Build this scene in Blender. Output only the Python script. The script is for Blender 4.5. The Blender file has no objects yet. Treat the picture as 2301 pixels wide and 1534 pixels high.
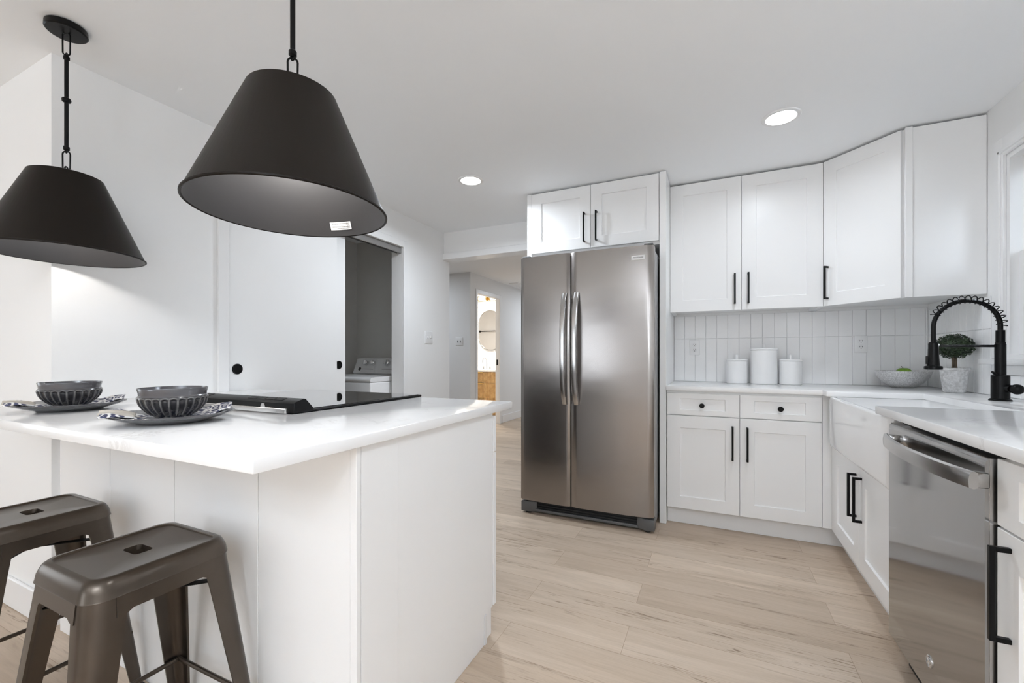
import bpy, bmesh, math, random
from math import sin, cos, pi, radians, sqrt
from mathutils import Matrix, Vector, noise

random.seed(7)
S = bpy.context.scene
COL = S.collection

# ------------------------------------------------------------------ camera
cam_data = bpy.data.cameras.new('camera')
cam_data.sensor_width = 36.0
cam_data.lens = 963.0 / 2301.0 * 36.0
cam_data.shift_y = 35.0 / 2301.0
cam_data.clip_start = 0.02
cam = bpy.data.objects.new('camera', cam_data)
cam.location = (0, 0, 1.103)
cam.rotation_euler = (radians(90), 0, radians(25.1))
COL.objects.link(cam)
S.camera = cam

# ------------------------------------------------------------------ world, exposure, lights
S.view_settings.view_transform = 'Standard'
S.view_settings.look = 'None'
S.view_settings.gamma = 1.0
S.view_settings.use_curve_mapping = False
S.view_settings.exposure = 1.0
S.cycles.max_bounces = 14
S.cycles.diffuse_bounces = 8
S.cycles.glossy_bounces = 6
S.cycles.sample_clamp_indirect = 6.0
S.cycles.caustics_reflective = False
S.cycles.caustics_refractive = False

W = bpy.data.worlds.new('world')
S.world = W
W.use_nodes = True
W.node_tree.nodes['Background'].inputs[0].default_value = (0.93, 0.97, 1.0, 1)
W.node_tree.nodes['Background'].inputs[1].default_value = 1.0


def area_light(name, loc, rot, sx, sy, energy, color=(1, 1, 1), shape='RECTANGLE', spread=180):
    d = bpy.data.lights.new(name, 'AREA')
    d.shape = shape
    d.size = sx
    d.size_y = sy
    d.energy = energy
    d.color = color
    d.spread = radians(spread)
    o = bpy.data.objects.new(name, d)
    o.location = loc
    o.rotation_euler = rot
    COL.objects.link(o)
    return o


CEIL = 2.343
# daylight through the windows of the room behind the camera and the side room
DAY = (0.845, 0.948, 1.065)
LAMP = (0.875, 0.956, 1.05)
area_light('daylight_rear', (-3.25, -6.20, 1.28), (radians(112), 0, 0), 2.2, 1.8, 25, DAY)
area_light('daylight_side', (-6.15, -1.4, 1.35), (radians(90), 0, radians(-90)), 1.8, 1.7, 5, DAY)
area_light('daylight_sink_window', (1.46, 2.38, 1.58), (radians(90), 0, radians(90)), 0.85, 0.95, 38, DAY)
# ceiling lights: position, power; first two have fittings, rest are unseen added fill
CANS = [(0.32, 2.596, 2.5), (-1.538, 2.601, 8.8), (0.40, 0.60, 3.5), (0.32, -1.4, 5.0), (-1.45, -2.4, 5.0), (0.32, -3.6, 6.0)]
for cx, cy, pw in CANS:
    area_light('recessed_and_fill_lamp', (cx, cy, CEIL - 0.012), (0, 0, 0), 0.13, 0.13, pw, LAMP, 'DISK', 165)
area_light('ceiling_uplight_fill', (0.2, -1.9, 1.75), (radians(180), 0, 0), 0.35, 0.35, 52, LAMP, 'DISK')  # added uplight behind the camera to brighten the ceiling, has no fitting
area_light('hall_fill', (-2.2, 7.4, CEIL - 0.02), (0, 0, 0), 0.2, 0.2, 8, LAMP, 'DISK')  # added fill for the dim hall, no lamp seen there
area_light('hall_fill', (-4.3, 4.6, CEIL - 0.02), (0, 0, 0), 0.2, 0.2, 9, LAMP, 'DISK')  # second added hall fill, unseen, left of the opening


# ------------------------------------------------------------------ materials
def srgb(r, g, b):
    f = lambda c: (c / 255 / 12.92) if c / 255 <= 0.04045 else ((c / 255 + 0.055) / 1.055) ** 2.4
    return (f(r), f(g), f(b), 1)


def mat(name, color, rough=0.5, metal=0.0, spec=0.5, coat=0.0, coat_rough=0.05, emit=None, estr=0.0):
    m = bpy.data.materials.new(name)
    m.use_nodes = True
    b = m.node_tree.nodes['Principled BSDF']
    b.inputs['Base Color'].default_value = color if len(color) == 4 else (*color, 1)
    b.inputs['Roughness'].default_value = rough
    b.inputs['Metallic'].default_value = metal
    b.inputs['Specular IOR Level'].default_value = spec
    b.inputs['Coat Weight'].default_value = coat
    b.inputs['Coat Roughness'].default_value = coat_rough
    if emit:
        b.inputs['Emission Color'].default_value = (*emit, 1)
        b.inputs['Emission Strength'].default_value = estr
    return m


class NT:
    """tiny node helper"""
    def __init__(self, m):
        self.t = m.node_tree
        self.b = self.t.nodes['Principled BSDF']

    def n(self, kind, **kw):
        nd = self.t.nodes.new(kind)
        for k, v in kw.items():
            if k.startswith('i_'):
                nd.inputs[k[2:].replace('_', ' ')].default_value = v
            else:
                setattr(nd, k, v)
        return nd

    def l(self, a, b):
        self.t.links.new(a, b)

    def coord(self, scale=(1, 1, 1)):
        tc = self.n('ShaderNodeTexCoord')
        mp = self.n('ShaderNodeMapping')
        mp.inputs['Scale'].default_value = scale
        self.l(tc.outputs['Object'], mp.inputs['Vector'])
        return mp.outputs['Vector']

    def ramp(self, src, stops):
        r = self.n('ShaderNodeValToRGB')
        el = r.color_ramp.elements
        while len(el) < len(stops):
            el.new(0.5)
        for e, (p, c) in zip(el, stops):
            e.position = p
            e.color = c if len(c) == 4 else (*c, 1)
        self.l(src, r.inputs['Fac'])
        return r.outputs['Color']

    def bump(self, src, strength=0.1, dist=0.01):
        bp = self.n('ShaderNodeBump')
        bp.inputs['Strength'].default_value = strength
        bp.inputs['Distance'].default_value = dist
        self.l(src, bp.inputs['Height'])
        self.l(bp.outputs['Normal'], self.b.inputs['Normal'])


def g(v):
    return (v, v, v, 1)


M = {}


def paint(name, v, rough, tint=(1, 1, 1), bump=0.02, spec=0.4):
    m = mat(name, (v * tint[0], v * tint[1], v * tint[2], 1), rough, spec=spec)
    t = NT(m)
    nz = t.n('ShaderNodeTexNoise', i_Scale=180.0, i_Detail=3.0)
    t.l(t.coord(), nz.inputs['Vector'])
    t.bump(nz.outputs['Fac'], bump, 0.002)
    M[name] = m
    return m


paint('wall_paint', 0.86, 0.55, (1, 1, 0.995))
paint('ceiling_paint', 0.92, 0.75, (0.985, 1, 1.015))
paint('trim_paint', 0.84, 0.3, (1, 1, 1), 0.01)
paint('cabinet_white', 0.86, 0.32, (1, 1, 0.998), 0.006)
paint('toe_kick_white', 0.78, 0.4, (1, 1, 1), 0.006)
paint('hall_paint', 0.82, 0.55, (1, 1, 1))
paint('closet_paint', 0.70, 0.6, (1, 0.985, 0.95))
paint('door_paint', 0.86, 0.38, (1, 1, 0.995), 0.01)
M['cabinet_shadow_gap'] = mat('cabinet_edge', g(0.55), 0.6)
M['black_metal'] = mat('black_metal', g(0.006), 0.38, 0.2, 0.3)
M['black_satin'] = mat('black_satin', g(0.0045), 0.30, 0.0, 0.16)
M['rubber'] = mat('rubber', g(0.02), 0.7)
M['chrome'] = mat('chrome', g(0.75), 0.12, 1.0)
M['satin_steel'] = mat('satin_steel', g(0.46), 0.3, 1.0)
M['plastic_white'] = mat('plastic_white', g(0.82), 0.35)
M['dark_slot'] = mat('dark_slot', g(0.01), 0.6)
M['grey_plastic'] = mat('grey_plastic', g(0.10), 0.45)
M['sink_white'] = mat('sink_white', g(0.86), 0.12, coat=0.5)
M['ceramic_white'] = mat('ceramic_white', g(0.84), 0.35)
M['washer_white'] = mat('washer_white', g(0.80), 0.25)
M['paper'] = mat('paper', g(0.80), 0.7)
M['ink'] = mat('ink', g(0.10), 0.7)
M['ink_dark'] = mat('ink_dark', g(0.02), 0.6)
M['soil'] = mat('soil', (0.02, 0.015, 0.011, 1), 0.9)
M['bark'] = mat('bark', (0.10, 0.075, 0.05, 1), 0.8)
M['gold'] = mat('gold', (0.75, 0.52, 0.20, 1), 0.25, 1.0)
M['mirror'] = mat('mirror', g(0.9), 0.02, 1.0)
M['nickel'] = mat('nickel', g(0.55), 0.25, 1.0)
M['lamp_disc'] = mat('lamp_disc', g(0.9), 0.5, emit=(1, 0.99, 0.97), estr=6.0)
M['bulb_glow'] = mat('bulb_glow', g(0.9), 0.5, emit=(1, 0.96, 0.9), estr=10.0)
M['warm_glow'] = mat('warm_glow', g(0.9), 0.5, emit=(1, 0.85, 0.55), estr=1.6)
M['screen_mesh'] = mat('screen_mesh', g(0.09), 0.7)
M['screen_mesh'].node_tree.nodes['Principled BSDF'].inputs['Alpha'].default_value = 0.92

# glass pane
mg = mat('glass', g(0.9), 0.02)
mg.node_tree.nodes['Principled BSDF'].inputs['Transmission Weight'].default_value = 1.0
mg.node_tree.nodes['Principled BSDF'].inputs['IOR'].default_value = 1.1
M['glass'] = mg


def m_shade():
    m = mat('shade_bronze', (0.012, 0.0095, 0.0075, 1), 0.40, 0.0, 0.10)
    t = NT(m)
    nz = t.n('ShaderNodeTexNoise', i_Scale=400.0, i_Detail=2.0)
    t.l(t.coord(), nz.inputs['Vector'])
    t.bump(nz.outputs['Fac'], 0.05, 0.001)
    M['shade_bronze'] = m
    M['shade_inner'] = mat('shade_inner', (0.036, 0.036, 0.038, 1), 0.5, 0.1)


m_shade()


def m_stool():
    m = mat('bronze_steel', (0.08, 0.068, 0.056, 1), 0.34, 0.85, coat=0.1, coat_rough=0.2)
    t = NT(m)
    v = t.coord((1, 1, 1))
    nz = t.n('ShaderNodeTexNoise', i_Scale=7.0, i_Detail=4.0, i_Roughness=0.6)
    t.l(v, nz.inputs['Vector'])
    c = t.ramp(nz.outputs['Fac'], [(0.3, (0.072, 0.058, 0.046)), (0.75, (0.092, 0.075, 0.060))])
    t.l(c, t.b.inputs['Base Color'])
    r = t.ramp(nz.outputs['Fac'], [(0.3, g(0.28)), (0.8, g(0.34))])
    t.l(r, t.b.inputs['Roughness'])
    M['bronze_steel'] = m


m_stool()


def m_floor():
    m = mat('oak_planks', (0.5, 0.4, 0.3, 1), 0.42, spec=0.35)
    t = NT(m)
    v = t.coord()
    v.node.inputs['Location'].default_value = (0.31, 0.025, 0)
    br = t.n('ShaderNodeTexBrick', offset=0.37, offset_frequency=2)
    br.inputs['Color1'].default_value = g(0)
    br.inputs['Color2'].default_value = g(1)
    br.inputs['Mortar'].default_value = g(0.5)
    br.inputs['Scale'].default_value = 1.0
    br.inputs['Mortar Size'].default_value = 0.0009
    br.inputs['Brick Width'].default_value = 1.22
    br.inputs['Row Height'].default_value = 0.182
    t.l(v, br.inputs['Vector'])
    # per-plank shift of the grain
    sh = t.n('ShaderNodeVectorMath', operation='SCALE')
    sh.inputs['Scale'].default_value = 37.0
    t.l(br.outputs['Color'], sh.inputs[0])
    ad = t.n('ShaderNodeVectorMath', operation='ADD')
    t.l(v, ad.inputs[0])
    t.l(sh.outputs[0], ad.inputs[1])
    mp = t.n('ShaderNodeMapping')
    mp.inputs['Scale'].default_value = (1.0, 7.0, 1.0)
    t.l(ad.outputs[0], mp.inputs['Vector'])
    n1 = t.n('ShaderNodeTexNoise', i_Scale=1.7, i_Detail=9.0, i_Roughness=0.60, i_Distortion=0.9)
    t.l(mp.outputs[0], n1.inputs['Vector'])
    mp2 = t.n('ShaderNodeMapping')
    mp2.inputs['Scale'].default_value = (2.0, 60.0, 1.0)
    t.l(ad.outputs[0], mp2.inputs['Vector'])
    n2 = t.n('ShaderNodeTexNoise', i_Scale=3.0, i_Detail=4.0, i_Roughness=0.6)
    t.l(mp2.outputs[0], n2.inputs['Vector'])
    grain = t.ramp(n1.outputs['Fac'], [(0.20, (0.33, 0.25, 0.18)), (0.36, (0.49, 0.395, 0.305)), (0.52, (0.545, 0.445, 0.35)), (0.75, (0.62, 0.515, 0.415))])
    fine = t.ramp(n2.outputs['Fac'], [(0.30, g(0.88)), (0.55, g(1.0))])
    mx = t.n('ShaderNodeMix', data_type='RGBA', blend_type='MULTIPLY')
    mx.inputs['Factor'].default_value = 0.7
    t.l(grain, mx.inputs[6])
    t.l(fine, mx.inputs[7])
    mp3 = t.n('ShaderNodeMapping')
    mp3.inputs['Scale'].default_value = (1.6, 22.0, 1.0)
    t.l(ad.outputs[0], mp3.inputs['Vector'])
    n3 = t.n('ShaderNodeTexNoise', i_Scale=2.2, i_Detail=10.0, i_Roughness=0.72, i_Distortion=1.6)
    t.l(mp3.outputs[0], n3.inputs['Vector'])
    crack = t.ramp(n3.outputs['Fac'], [(0.36, g(1.0)), (0.46, g(0.0))])
    mp4 = t.n('ShaderNodeMapping')
    mp4.inputs['Scale'].default_value = (1.0, 6.0, 1.0)
    t.l(ad.outputs[0], mp4.inputs['Vector'])
    n4 = t.n('ShaderNodeTexNoise', i_Scale=1.5, i_Detail=2.0)
    t.l(mp4.outputs[0], n4.inputs['Vector'])
    zone = t.ramp(n4.outputs['Fac'], [(0.47, g(0.0)), (0.60, g(1.0))])
    cz4 = t.n('ShaderNodeMath', operation='MULTIPLY')
    t.l(crack, cz4.inputs[0])
    t.l(zone, cz4.inputs[1])
    mxc = t.n('ShaderNodeMix', data_type='RGBA', blend_type='MULTIPLY')
    t.l(cz4.outputs[0], mxc.inputs['Factor'])
    t.l(mx.outputs[2], mxc.inputs[6])
    mxc.inputs[7].default_value = (0.42, 0.36, 0.30, 1)
    mx = mxc
    tone = t.ramp(br.outputs['Color'], [(0.0, (0.86, 0.83, 0.80)), (0.45, (0.98, 0.97, 0.96)), (1.0, (1.08, 1.07, 1.06))])
    mx2 = t.n('ShaderNodeMix', data_type='RGBA', blend_type='MULTIPLY')
    mx2.inputs['Factor'].default_value = 1.0
    t.l(mx.outputs[2], mx2.inputs[6])
    t.l(tone, mx2.inputs[7])
    # seams
    mx3 = t.n('ShaderNodeMix', data_type='RGBA', blend_type='MULTIPLY')
    t.l(br.outputs['Fac'], mx3.inputs['Factor'])
    t.l(mx2.outputs[2], mx3.inputs[6])
    mx3.inputs[7].default_value = (0.62, 0.56, 0.50, 1)
    t.l(mx3.outputs[2], t.b.inputs['Base Color'])
    t.bump(n2.outputs['Fac'], 0.06, 0.002)
    M['oak_planks'] = m


m_floor()


def m_quartz():
    m = mat('white_quartz', g(0.87), 0.14, spec=0.5)
    t = NT(m)
    v = t.coord()
    n1 = t.n('ShaderNodeTexNoise', i_Scale=3.0, i_Detail=7.0, i_Roughness=0.65, i_Distortion=1.4)
    t.l(v, n1.inputs['Vector'])
    vein = t.ramp(n1.outputs['Fac'], [(0.475, g(0.0)), (0.497, g(1.0)), (0.503, g(1.0)), (0.53, g(0.0))])
    n2 = t.n('ShaderNodeTexNoise', i_Scale=4.5, i_Detail=2.0)
    t.l(v, n2.inputs['Vector'])
    msk = t.ramp(n2.outputs['Fac'], [(0.54, g(0.0)), (0.72, g(0.35))])
    mu = t.n('ShaderNodeMath', operation='MULTIPLY')
    t.l(vein, mu.inputs[0])
    t.l(msk, mu.inputs[1])
    mx = t.n('ShaderNodeMix', data_type='RGBA')
    t.l(mu.outputs[0], mx.inputs['Factor'])
    mx.inputs[6].default_value = g(0.87)
    mx.inputs[7].default_value = (0.50, 0.48, 0.46, 1)
    t.l(mx.outputs[2], t.b.inputs['Base Color'])
    M['white_quartz'] = m


m_quartz()


def m_steel(name, base, rough, wav=0.12, aniso=0.5, dirt=0.0):
    m = mat(name, base, rough, 1.0)
    t = NT(m)
    t.b.inputs['Anisotropic'].default_value = aniso
    v = t.coord((1.2, 1.2, 2.2))
    nz = t.n('ShaderNodeTexNoise', i_Scale=2.3, i_Detail=2.0)
    t.l(v, nz.inputs['Vector'])
    v2 = t.coord((2.0, 2.0, 700.0))
    n2 = t.n('ShaderNodeTexNoise', i_Scale=1.0, i_Detail=2.0)
    t.l(v2, n2.inputs['Vector'])
    ad = t.n('ShaderNodeMath', operation='MULTIPLY_ADD')
    t.l(n2.outputs['Fac'], ad.inputs[0])
    ad.inputs[1].default_value = 0.004
    t.l(nz.outputs['Fac'], ad.inputs[2])
    t.bump(ad.outputs[0], wav, 0.02)
    M[name] = m


m_steel('fridge_steel', (0.325, 0.303, 0.29, 1), 0.26, 0.10, 0.35)
m_steel('dishwasher_steel', (0.40, 0.395, 0.39, 1), 0.09, 0.015, 0.2)
M['steel_side'] = mat('steel_side', g(0.32), 0.4, 0.4)
M['handle_steel'] = mat('handle_steel', (0.50, 0.49, 0.48, 1), 0.22, 1.0)
M['black_glass'] = mat('black_glass', g(0.006), 0.03, 0.0, spec=0.6, coat=1.0, coat_rough=0.02)


def m_tile():
    m = mat('glazed_tile', g(0.86), 0.07, spec=0.55)
    t = NT(m)
    nz = t.n('ShaderNodeTexNoise', i_Scale=13.0, i_Detail=2.0)
    t.l(t.coord(), nz.inputs['Vector'])
    t.bump(nz.outputs['Fac'], 0.22, 0.012)
    M['glazed_tile'] = m
    M['grout'] = mat('grout', g(0.85), 0.8)


m_tile()


def m_glaze():
    m = mat('charcoal_glaze', (0.02, 0.02, 0.023, 1), 0.16, coat=0.4)
    t = NT(m)
    ge = t.n('ShaderNodeNewGeometry')
    c = t.ramp(ge.outputs['Pointiness'], [(0.42, (0.012, 0.012, 0.014)), (0.51, (0.03, 0.03, 0.034)), (0.58, (0.30, 0.29, 0.28))])
    nz = t.n('ShaderNodeTexNoise', i_Scale=40.0, i_Detail=4.0)
    t.l(t.coord(), nz.inputs['Vector'])
    mx = t.n('ShaderNodeMix', data_type='RGBA', blend_type='MULTIPLY')
    mx.inputs['Factor'].default_value = 0.5
    t.l(c, mx.inputs[6])
    t.l(t.ramp(nz.outputs['Fac'], [(0.35, g(0.5)), (0.65, g(1.3))]), mx.inputs[7])
    t.l(mx.outputs[2], t.b.inputs['Base Color'])
    M['charcoal_glaze'] = m
    M['grey_glaze'] = mat('grey_glaze', (0.085, 0.083, 0.09, 1), 0.2, coat=0.3)


m_glaze()


def m_napkin():
    m = mat('indigo_print_cloth', g(0.6), 0.85)
    t = NT(m)
    v = t.coord()
    vo = t.n('ShaderNodeTexVoronoi', feature='DISTANCE_TO_EDGE', i_Scale=42.0)
    t.l(v, vo.inputs['Vector'])
    c = t.ramp(vo.outputs['Distance'], [(0.06, (0.75, 0.74, 0.73)), (0.13, (0.05, 0.055, 0.11)), (0.30, (0.04, 0.045, 0.09)), (0.36, (0.62, 0.62, 0.64))])
    t.l(c, t.b.inputs['Base Color'])
    M['indigo_print_cloth'] = m
    M['linen_edge'] = mat('linen_edge', (0.55, 0.51, 0.45, 1), 0.9)


m_napkin()


def m_mottle(name, a, b, scale, rough, metal=0.0, bump=0.3):
    m = mat(name, a, rough, metal)
    t = NT(m)
    nz = t.n('ShaderNodeTexNoise', i_Scale=scale, i_Detail=6.0, i_Roughness=0.7)
    t.l(t.coord(), nz.inputs['Vector'])
    t.l(t.ramp(nz.outputs['Fac'], [(0.40, a), (0.62, b)]), t.b.inputs['Base Color'])
    t.bump(nz.outputs['Fac'], bump, 0.003)
    M[name] = m


m_mottle('hammered_silver', g(0.55), g(0.88), 150.0, 0.34, 0.6, 0.5)
m_mottle('concrete_pot', g(0.45), g(0.68), 60.0, 0.85, 0.0, 0.4)
m_mottle('boxwood_leaf', (0.004, 0.010, 0.004, 1), (0.020, 0.048, 0.012, 1), 28.0, 0.45, 0.0, 0.0)
m_mottle('apple_skin', (0.14, 0.30, 0.02, 1), (0.24, 0.42, 0.04, 1), 22.0, 0.4, 0.0, 0.0)
m_mottle('fluted_oak', (0.50, 0.30, 0.12, 1), (0.66, 0.44, 0.20, 1), 12.0, 0.5, 0.0, 0.0)


# ------------------------------------------------------------------ mesh builder
class MB:
    def __init__(self, mtx=None):
        self.bm = bmesh.new()
        self.m = mtx or Matrix.Identity(4)

    def v(self, p):
        return self.bm.verts.new(self.m @ Vector(p))

    def box(self, x0, x1, y0, y1, z0, z1, bev=0.0, seg=1):
        if x0 > x1: x0, x1 = x1, x0
        if y0 > y1: y0, y1 = y1, y0
        if z0 > z1: z0, z1 = z1, z0
        p = [self.v((x, y, z)) for z in (z0, z1) for x, y in ((x0, y0), (x1, y0), (x1, y1), (x0, y1))]
        fs = [(3, 2, 1, 0), (4, 5, 6, 7), (0, 1, 5, 4), (1, 2, 6, 5), (2, 3, 7, 6), (3, 0, 4, 7)]
        fc = [self.bm.faces.new([p[i] for i in f]) for f in fs]
        if bev > 0:
            es = list({e for f in fc for e in f.edges})
            bmesh.ops.bevel(self.bm, geom=es, offset=bev, segments=seg, affect='EDGES', profile=0.5)
        return self

    def prism(self, poly, z0, z1, bev=0.0, seg=1):
        """poly: 2D outline (counter-clockwise) in local x,y extruded z0..z1"""
        n = len(poly)
        a = [self.v((x, y, z0)) for x, y in poly]
        b = [self.v((x, y, z1)) for x, y in poly]
        fc = [self.bm.faces.new(a[::-1]), self.bm.faces.new(b)]
        for i in range(n):
            j = (i + 1) % n
            fc.append(self.bm.faces.new((a[i], a[j], b[j], b[i])))
        if bev > 0:
            es = list({e for f in fc[:2] for e in f.edges})
            bmesh.ops.bevel(self.bm, geom=es, offset=bev, segments=seg, affect='EDGES', profile=0.5)
        return self

    def loft(self, rings, close=True, cap0=True, cap1=True):
        vs = [[self.v(p) for p in r] for r in rings]
        n = len(vs[0])
        for a, b in zip(vs[:-1], vs[1:]):
            for i in range(n if close else n - 1):
                j = (i + 1) % n
                self.bm.faces.new((a[i], a[j], b[j], b[i]))
        if cap0 and close: self.bm.faces.new(vs[0][::-1])
        if cap1 and close: self.bm.faces.new(vs[-1])
        return self

    def lathe(self, prof, c=(0, 0, 0), n=40, cap0=True, cap1=True, axis='z'):
        rings = []
        for r, h in prof:
            ring = []
            for i in range(n):
                a = 2 * pi * i / n
                x, y = max(r, 1e-5) * cos(a), max(r, 1e-5) * sin(a)
                if axis == 'z': p = (c[0] + x, c[1] + y, c[2] + h)
                elif axis == 'y': p = (c[0] + y, c[1] + h, c[2] + x)
                else: p = (c[0] + h, c[1] + x, c[2] + y)
                ring.append(p)
            rings.append(ring)
        return self.loft(rings, True, cap0, cap1)

    def tube(self, pts, r, n=10, closed=False, caps=True):
        pts = [Vector(p) for p in pts]
        k = len(pts)
        rad = r if isinstance(r, (list, tuple)) else [r] * k
        tang = []
        for i in range(k):
            a = pts[(i - 1) % k] if (closed or i > 0) else pts[i]
            b = pts[(i + 1) % k] if (closed or i < k - 1) else pts[i]
            tang.append((b - a).normalized())
        up = Vector((0, 0, 1)) if abs(tang[0].z) < 0.9 else Vector((1, 0, 0))
        nrm = (up - up.dot(tang[0]) * tang[0]).normalized()
        rings = []
        for i in range(k):
            nrm = (nrm - nrm.dot(tang[i]) * tang[i]).normalized()
            bn = tang[i].cross(nrm)
            rings.append([pts[i] + rad[i] * (cos(2 * pi * j / n) * nrm + sin(2 * pi * j / n) * bn) for j in range(n)])
        if closed:
            rings.append(rings[0])
            return self.loft(rings, True, False, False)
        return self.loft(rings, True, caps, caps)

    def cyl(self, p0, p1, r, n=24):
        return self.tube([p0, p1], r, n)

    def sphere(self, c, r, nu=24, nv=14, sz=1.0):
        prof = [(r * sin(pi * i / nv), -r * sz * cos(pi * i / nv)) for i in range(nv + 1)]
        return self.lathe(prof, c, nu, False, False)

    def build(self, name, m, parent=None, smooth=32, world=True, merge=True):
        if merge:
            bmesh.ops.remove_doubles(self.bm, verts=self.bm.verts, dist=1e-6)
        if parent is not None and world:
            off = OFF.get(parent.name, Vector((0, 0, 0)))
            if off.length > 0:
                bmesh.ops.translate(self.bm, verts=self.bm.verts, vec=-off)
        bmesh.ops.recalc_face_normals(self.bm, faces=self.bm.faces)
        me = bpy.data.meshes.new(name)
        self.bm.to_mesh(me)
        self.bm.free()
        ms = m if isinstance(m, (list, tuple)) else [m]
        for x in ms:
            me.materials.append(M[x] if isinstance(x, str) else x)
        if smooth:
            for p in me.polygons:
                p.use_smooth = True
            me.set_sharp_from_angle(angle=radians(smooth))
        o = bpy.data.objects.new(name, me)
        COL.objects.link(o)
        if parent is not None:
            o.parent = parent
            OFF[o.name] = OFF.get(parent.name, Vector((0, 0, 0)))
        return o


OFF = {}


def tag(o, label=None, cat=None, group=None, kind=None):
    if label: o['label'] = label
    if cat: o['category'] = cat
    if group: o['group'] = group
    if kind: o['kind'] = kind
    return o


def thing(name, label, cat, loc=(0, 0, 0), rz=0.0, group=None):
    o = bpy.data.objects.new(name, None)
    o.empty_display_size = 0.05
    COL.objects.link(o)
    o.location = loc
    o.rotation_euler = (0, 0, rz)
    OFF[o.name] = Vector(loc)
    return tag(o, label, cat, group)


def struct(name, mb, m, label=None, parent=None, smooth=32):
    o = mb.build(name, m, parent, smooth)
    if parent is None:
        o['kind'] = 'structure'
        o['category'] = name.split('_')[0]
        if label: o['label'] = label
    return o


def copy_tree(o, parent=None):
    c = o.copy()
    COL.objects.link(c)
    if parent is not None: c.parent = parent
    for ch in list(o.children):
        copy_tree(ch, c)
    return c


def frame(o, u, n):
    """matrix: local x = u (along face), y = n (outward), z = up, origin o"""
    u = Vector(u).normalized(); n = Vector(n).normalized()
    m = Matrix.Identity(4)
    for i in range(3):
        m[i][0] = u[i]; m[i][1] = n[i]; m[i][2] = (0, 0, 1)[i]; m[i][3] = o[i]
    return m


def shaker(mtx, a0, a1, z0, z1, fa=0.078, fz=0.078, th=0.02, rec=0.009, bev=0.0015):
    """five-piece door front: back at y=0, face at y=th"""
    mb = MB(mtx)
    def ring(a, z, y): return [(a0 + a, y, z0 + z), (a1 - a, y, z0 + z), (a1 - a, y, z1 - z), (a0 + a, y, z1 - z)]
    rings = [ring(0, 0, 0), ring(0, 0, th - bev), ring(bev, bev, th), ring(fa, fz, th), ring(fa + 0.003, fz + 0.003, th - rec)]
    mb.loft(rings)
    return mb


def slab_front(mtx, a0, a1, z0, z1, th=0.02, bev=0.0015):
    return MB(mtx).box(a0, a1, 0, th, z0, z1, bev)


def bar_pull(mtx, a, z0, z1, y0=0.02, out=0.036, w=0.011):
    mb = MB(mtx)
    h = w / 2
    mb.box(a - h, a + h, y0 + out - w, y0 + out, z0, z1, 0.0012)
    for z in (z0, z1 - w):
        mb.box(a - h, a + h, y0, y0 + out - w + 0.001, z, z + w, 0.0008)
    return mb


def knob(mtx, a, z, y0=0.02):
    mb = MB(mtx)
    mb.lathe([(0.0075, 0.0), (0.006, 0.004), (0.0055, 0.012), (0.013, 0.017), (0.0155, 0.021), (0.0155, 0.026), (0.013, 0.028), (0.0, 0.0282)], (a, y0, z), 28, True, False, 'y')
    return mb


# ------------------------------------------------------------------ room shell
XL, YB, XR = -2.44, 3.63, 1.26
struct('floor', MB().box(-6.2, 1.5, -6.3, 9.2, -0.10, 0.0), 'oak_planks', 'light oak plank floor running across the kitchen and hall')
struct('ceiling', MB().box(-6.2, 1.5, -6.3, 9.2, CEIL, CEIL + 0.10), 'ceiling_paint', 'flat white ceiling with round recessed lights')

# left wall, with the closet opening
OY0, OY1, OZ = 1.485, 2.968, 2.055
mb = MB()
mb.box(-2.56, XL, 0.785, OY0, 0, CEIL).box(-2.56, XL, OY1, 3.70, 0, CEIL).box(-2.56, XL, OY0, OY1, OZ, CEIL)
struct('wall_left', mb, 'wall_paint', 'white wall with the wide sliding closet doors, behind the peninsula')
struct('wall_corner', MB().box(-6.0, -2.56, 0.785, 0.905, 0, CEIL), 'wall_paint', 'white wall turning left at the outside corner beside the pendant')
mb = MB()
mb.box(-3.52, -6.12, 0.905, 3.70, 0, CEIL)
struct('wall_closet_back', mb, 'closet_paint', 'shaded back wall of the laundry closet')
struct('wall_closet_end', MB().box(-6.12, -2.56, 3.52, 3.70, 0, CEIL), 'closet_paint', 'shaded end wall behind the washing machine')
struct('wall_header', MB().box(XL, -1.25, 3.60, 3.70, 2.10, CEIL), 'wall_paint', 'white header wall above the hall opening left of the fridge')
struct('trim_1', MB().box(XL - 0.003, -1.25, 3.578, 3.722, 2.072, 2.134, 0.003), 'trim_paint', 'glossy white trim along the bottom of the hall opening header')
struct('wall_back', MB().box(-1.29, 1.40, YB, 3.75, 0, CEIL), 'wall_paint', 'white back wall behind the fridge and canisters')
# right wall with window opening
WY0, WY1, WZ0, WZ1 = 1.93, 2.83, 1.095, 2.06
mb = MB()
mb.box(XR, 1.40, -6.0, WY0, 0, CEIL).box(XR, 1.40, WY1, YB, 0, CEIL).box(XR, 1.40, WY0, WY1, 0, WZ0).box(XR, 1.40, WY0, WY1, WZ1, CEIL)
struct('wall_right', mb, 'wall_paint', 'white wall right of the corner cabinet, holding the window')
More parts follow.
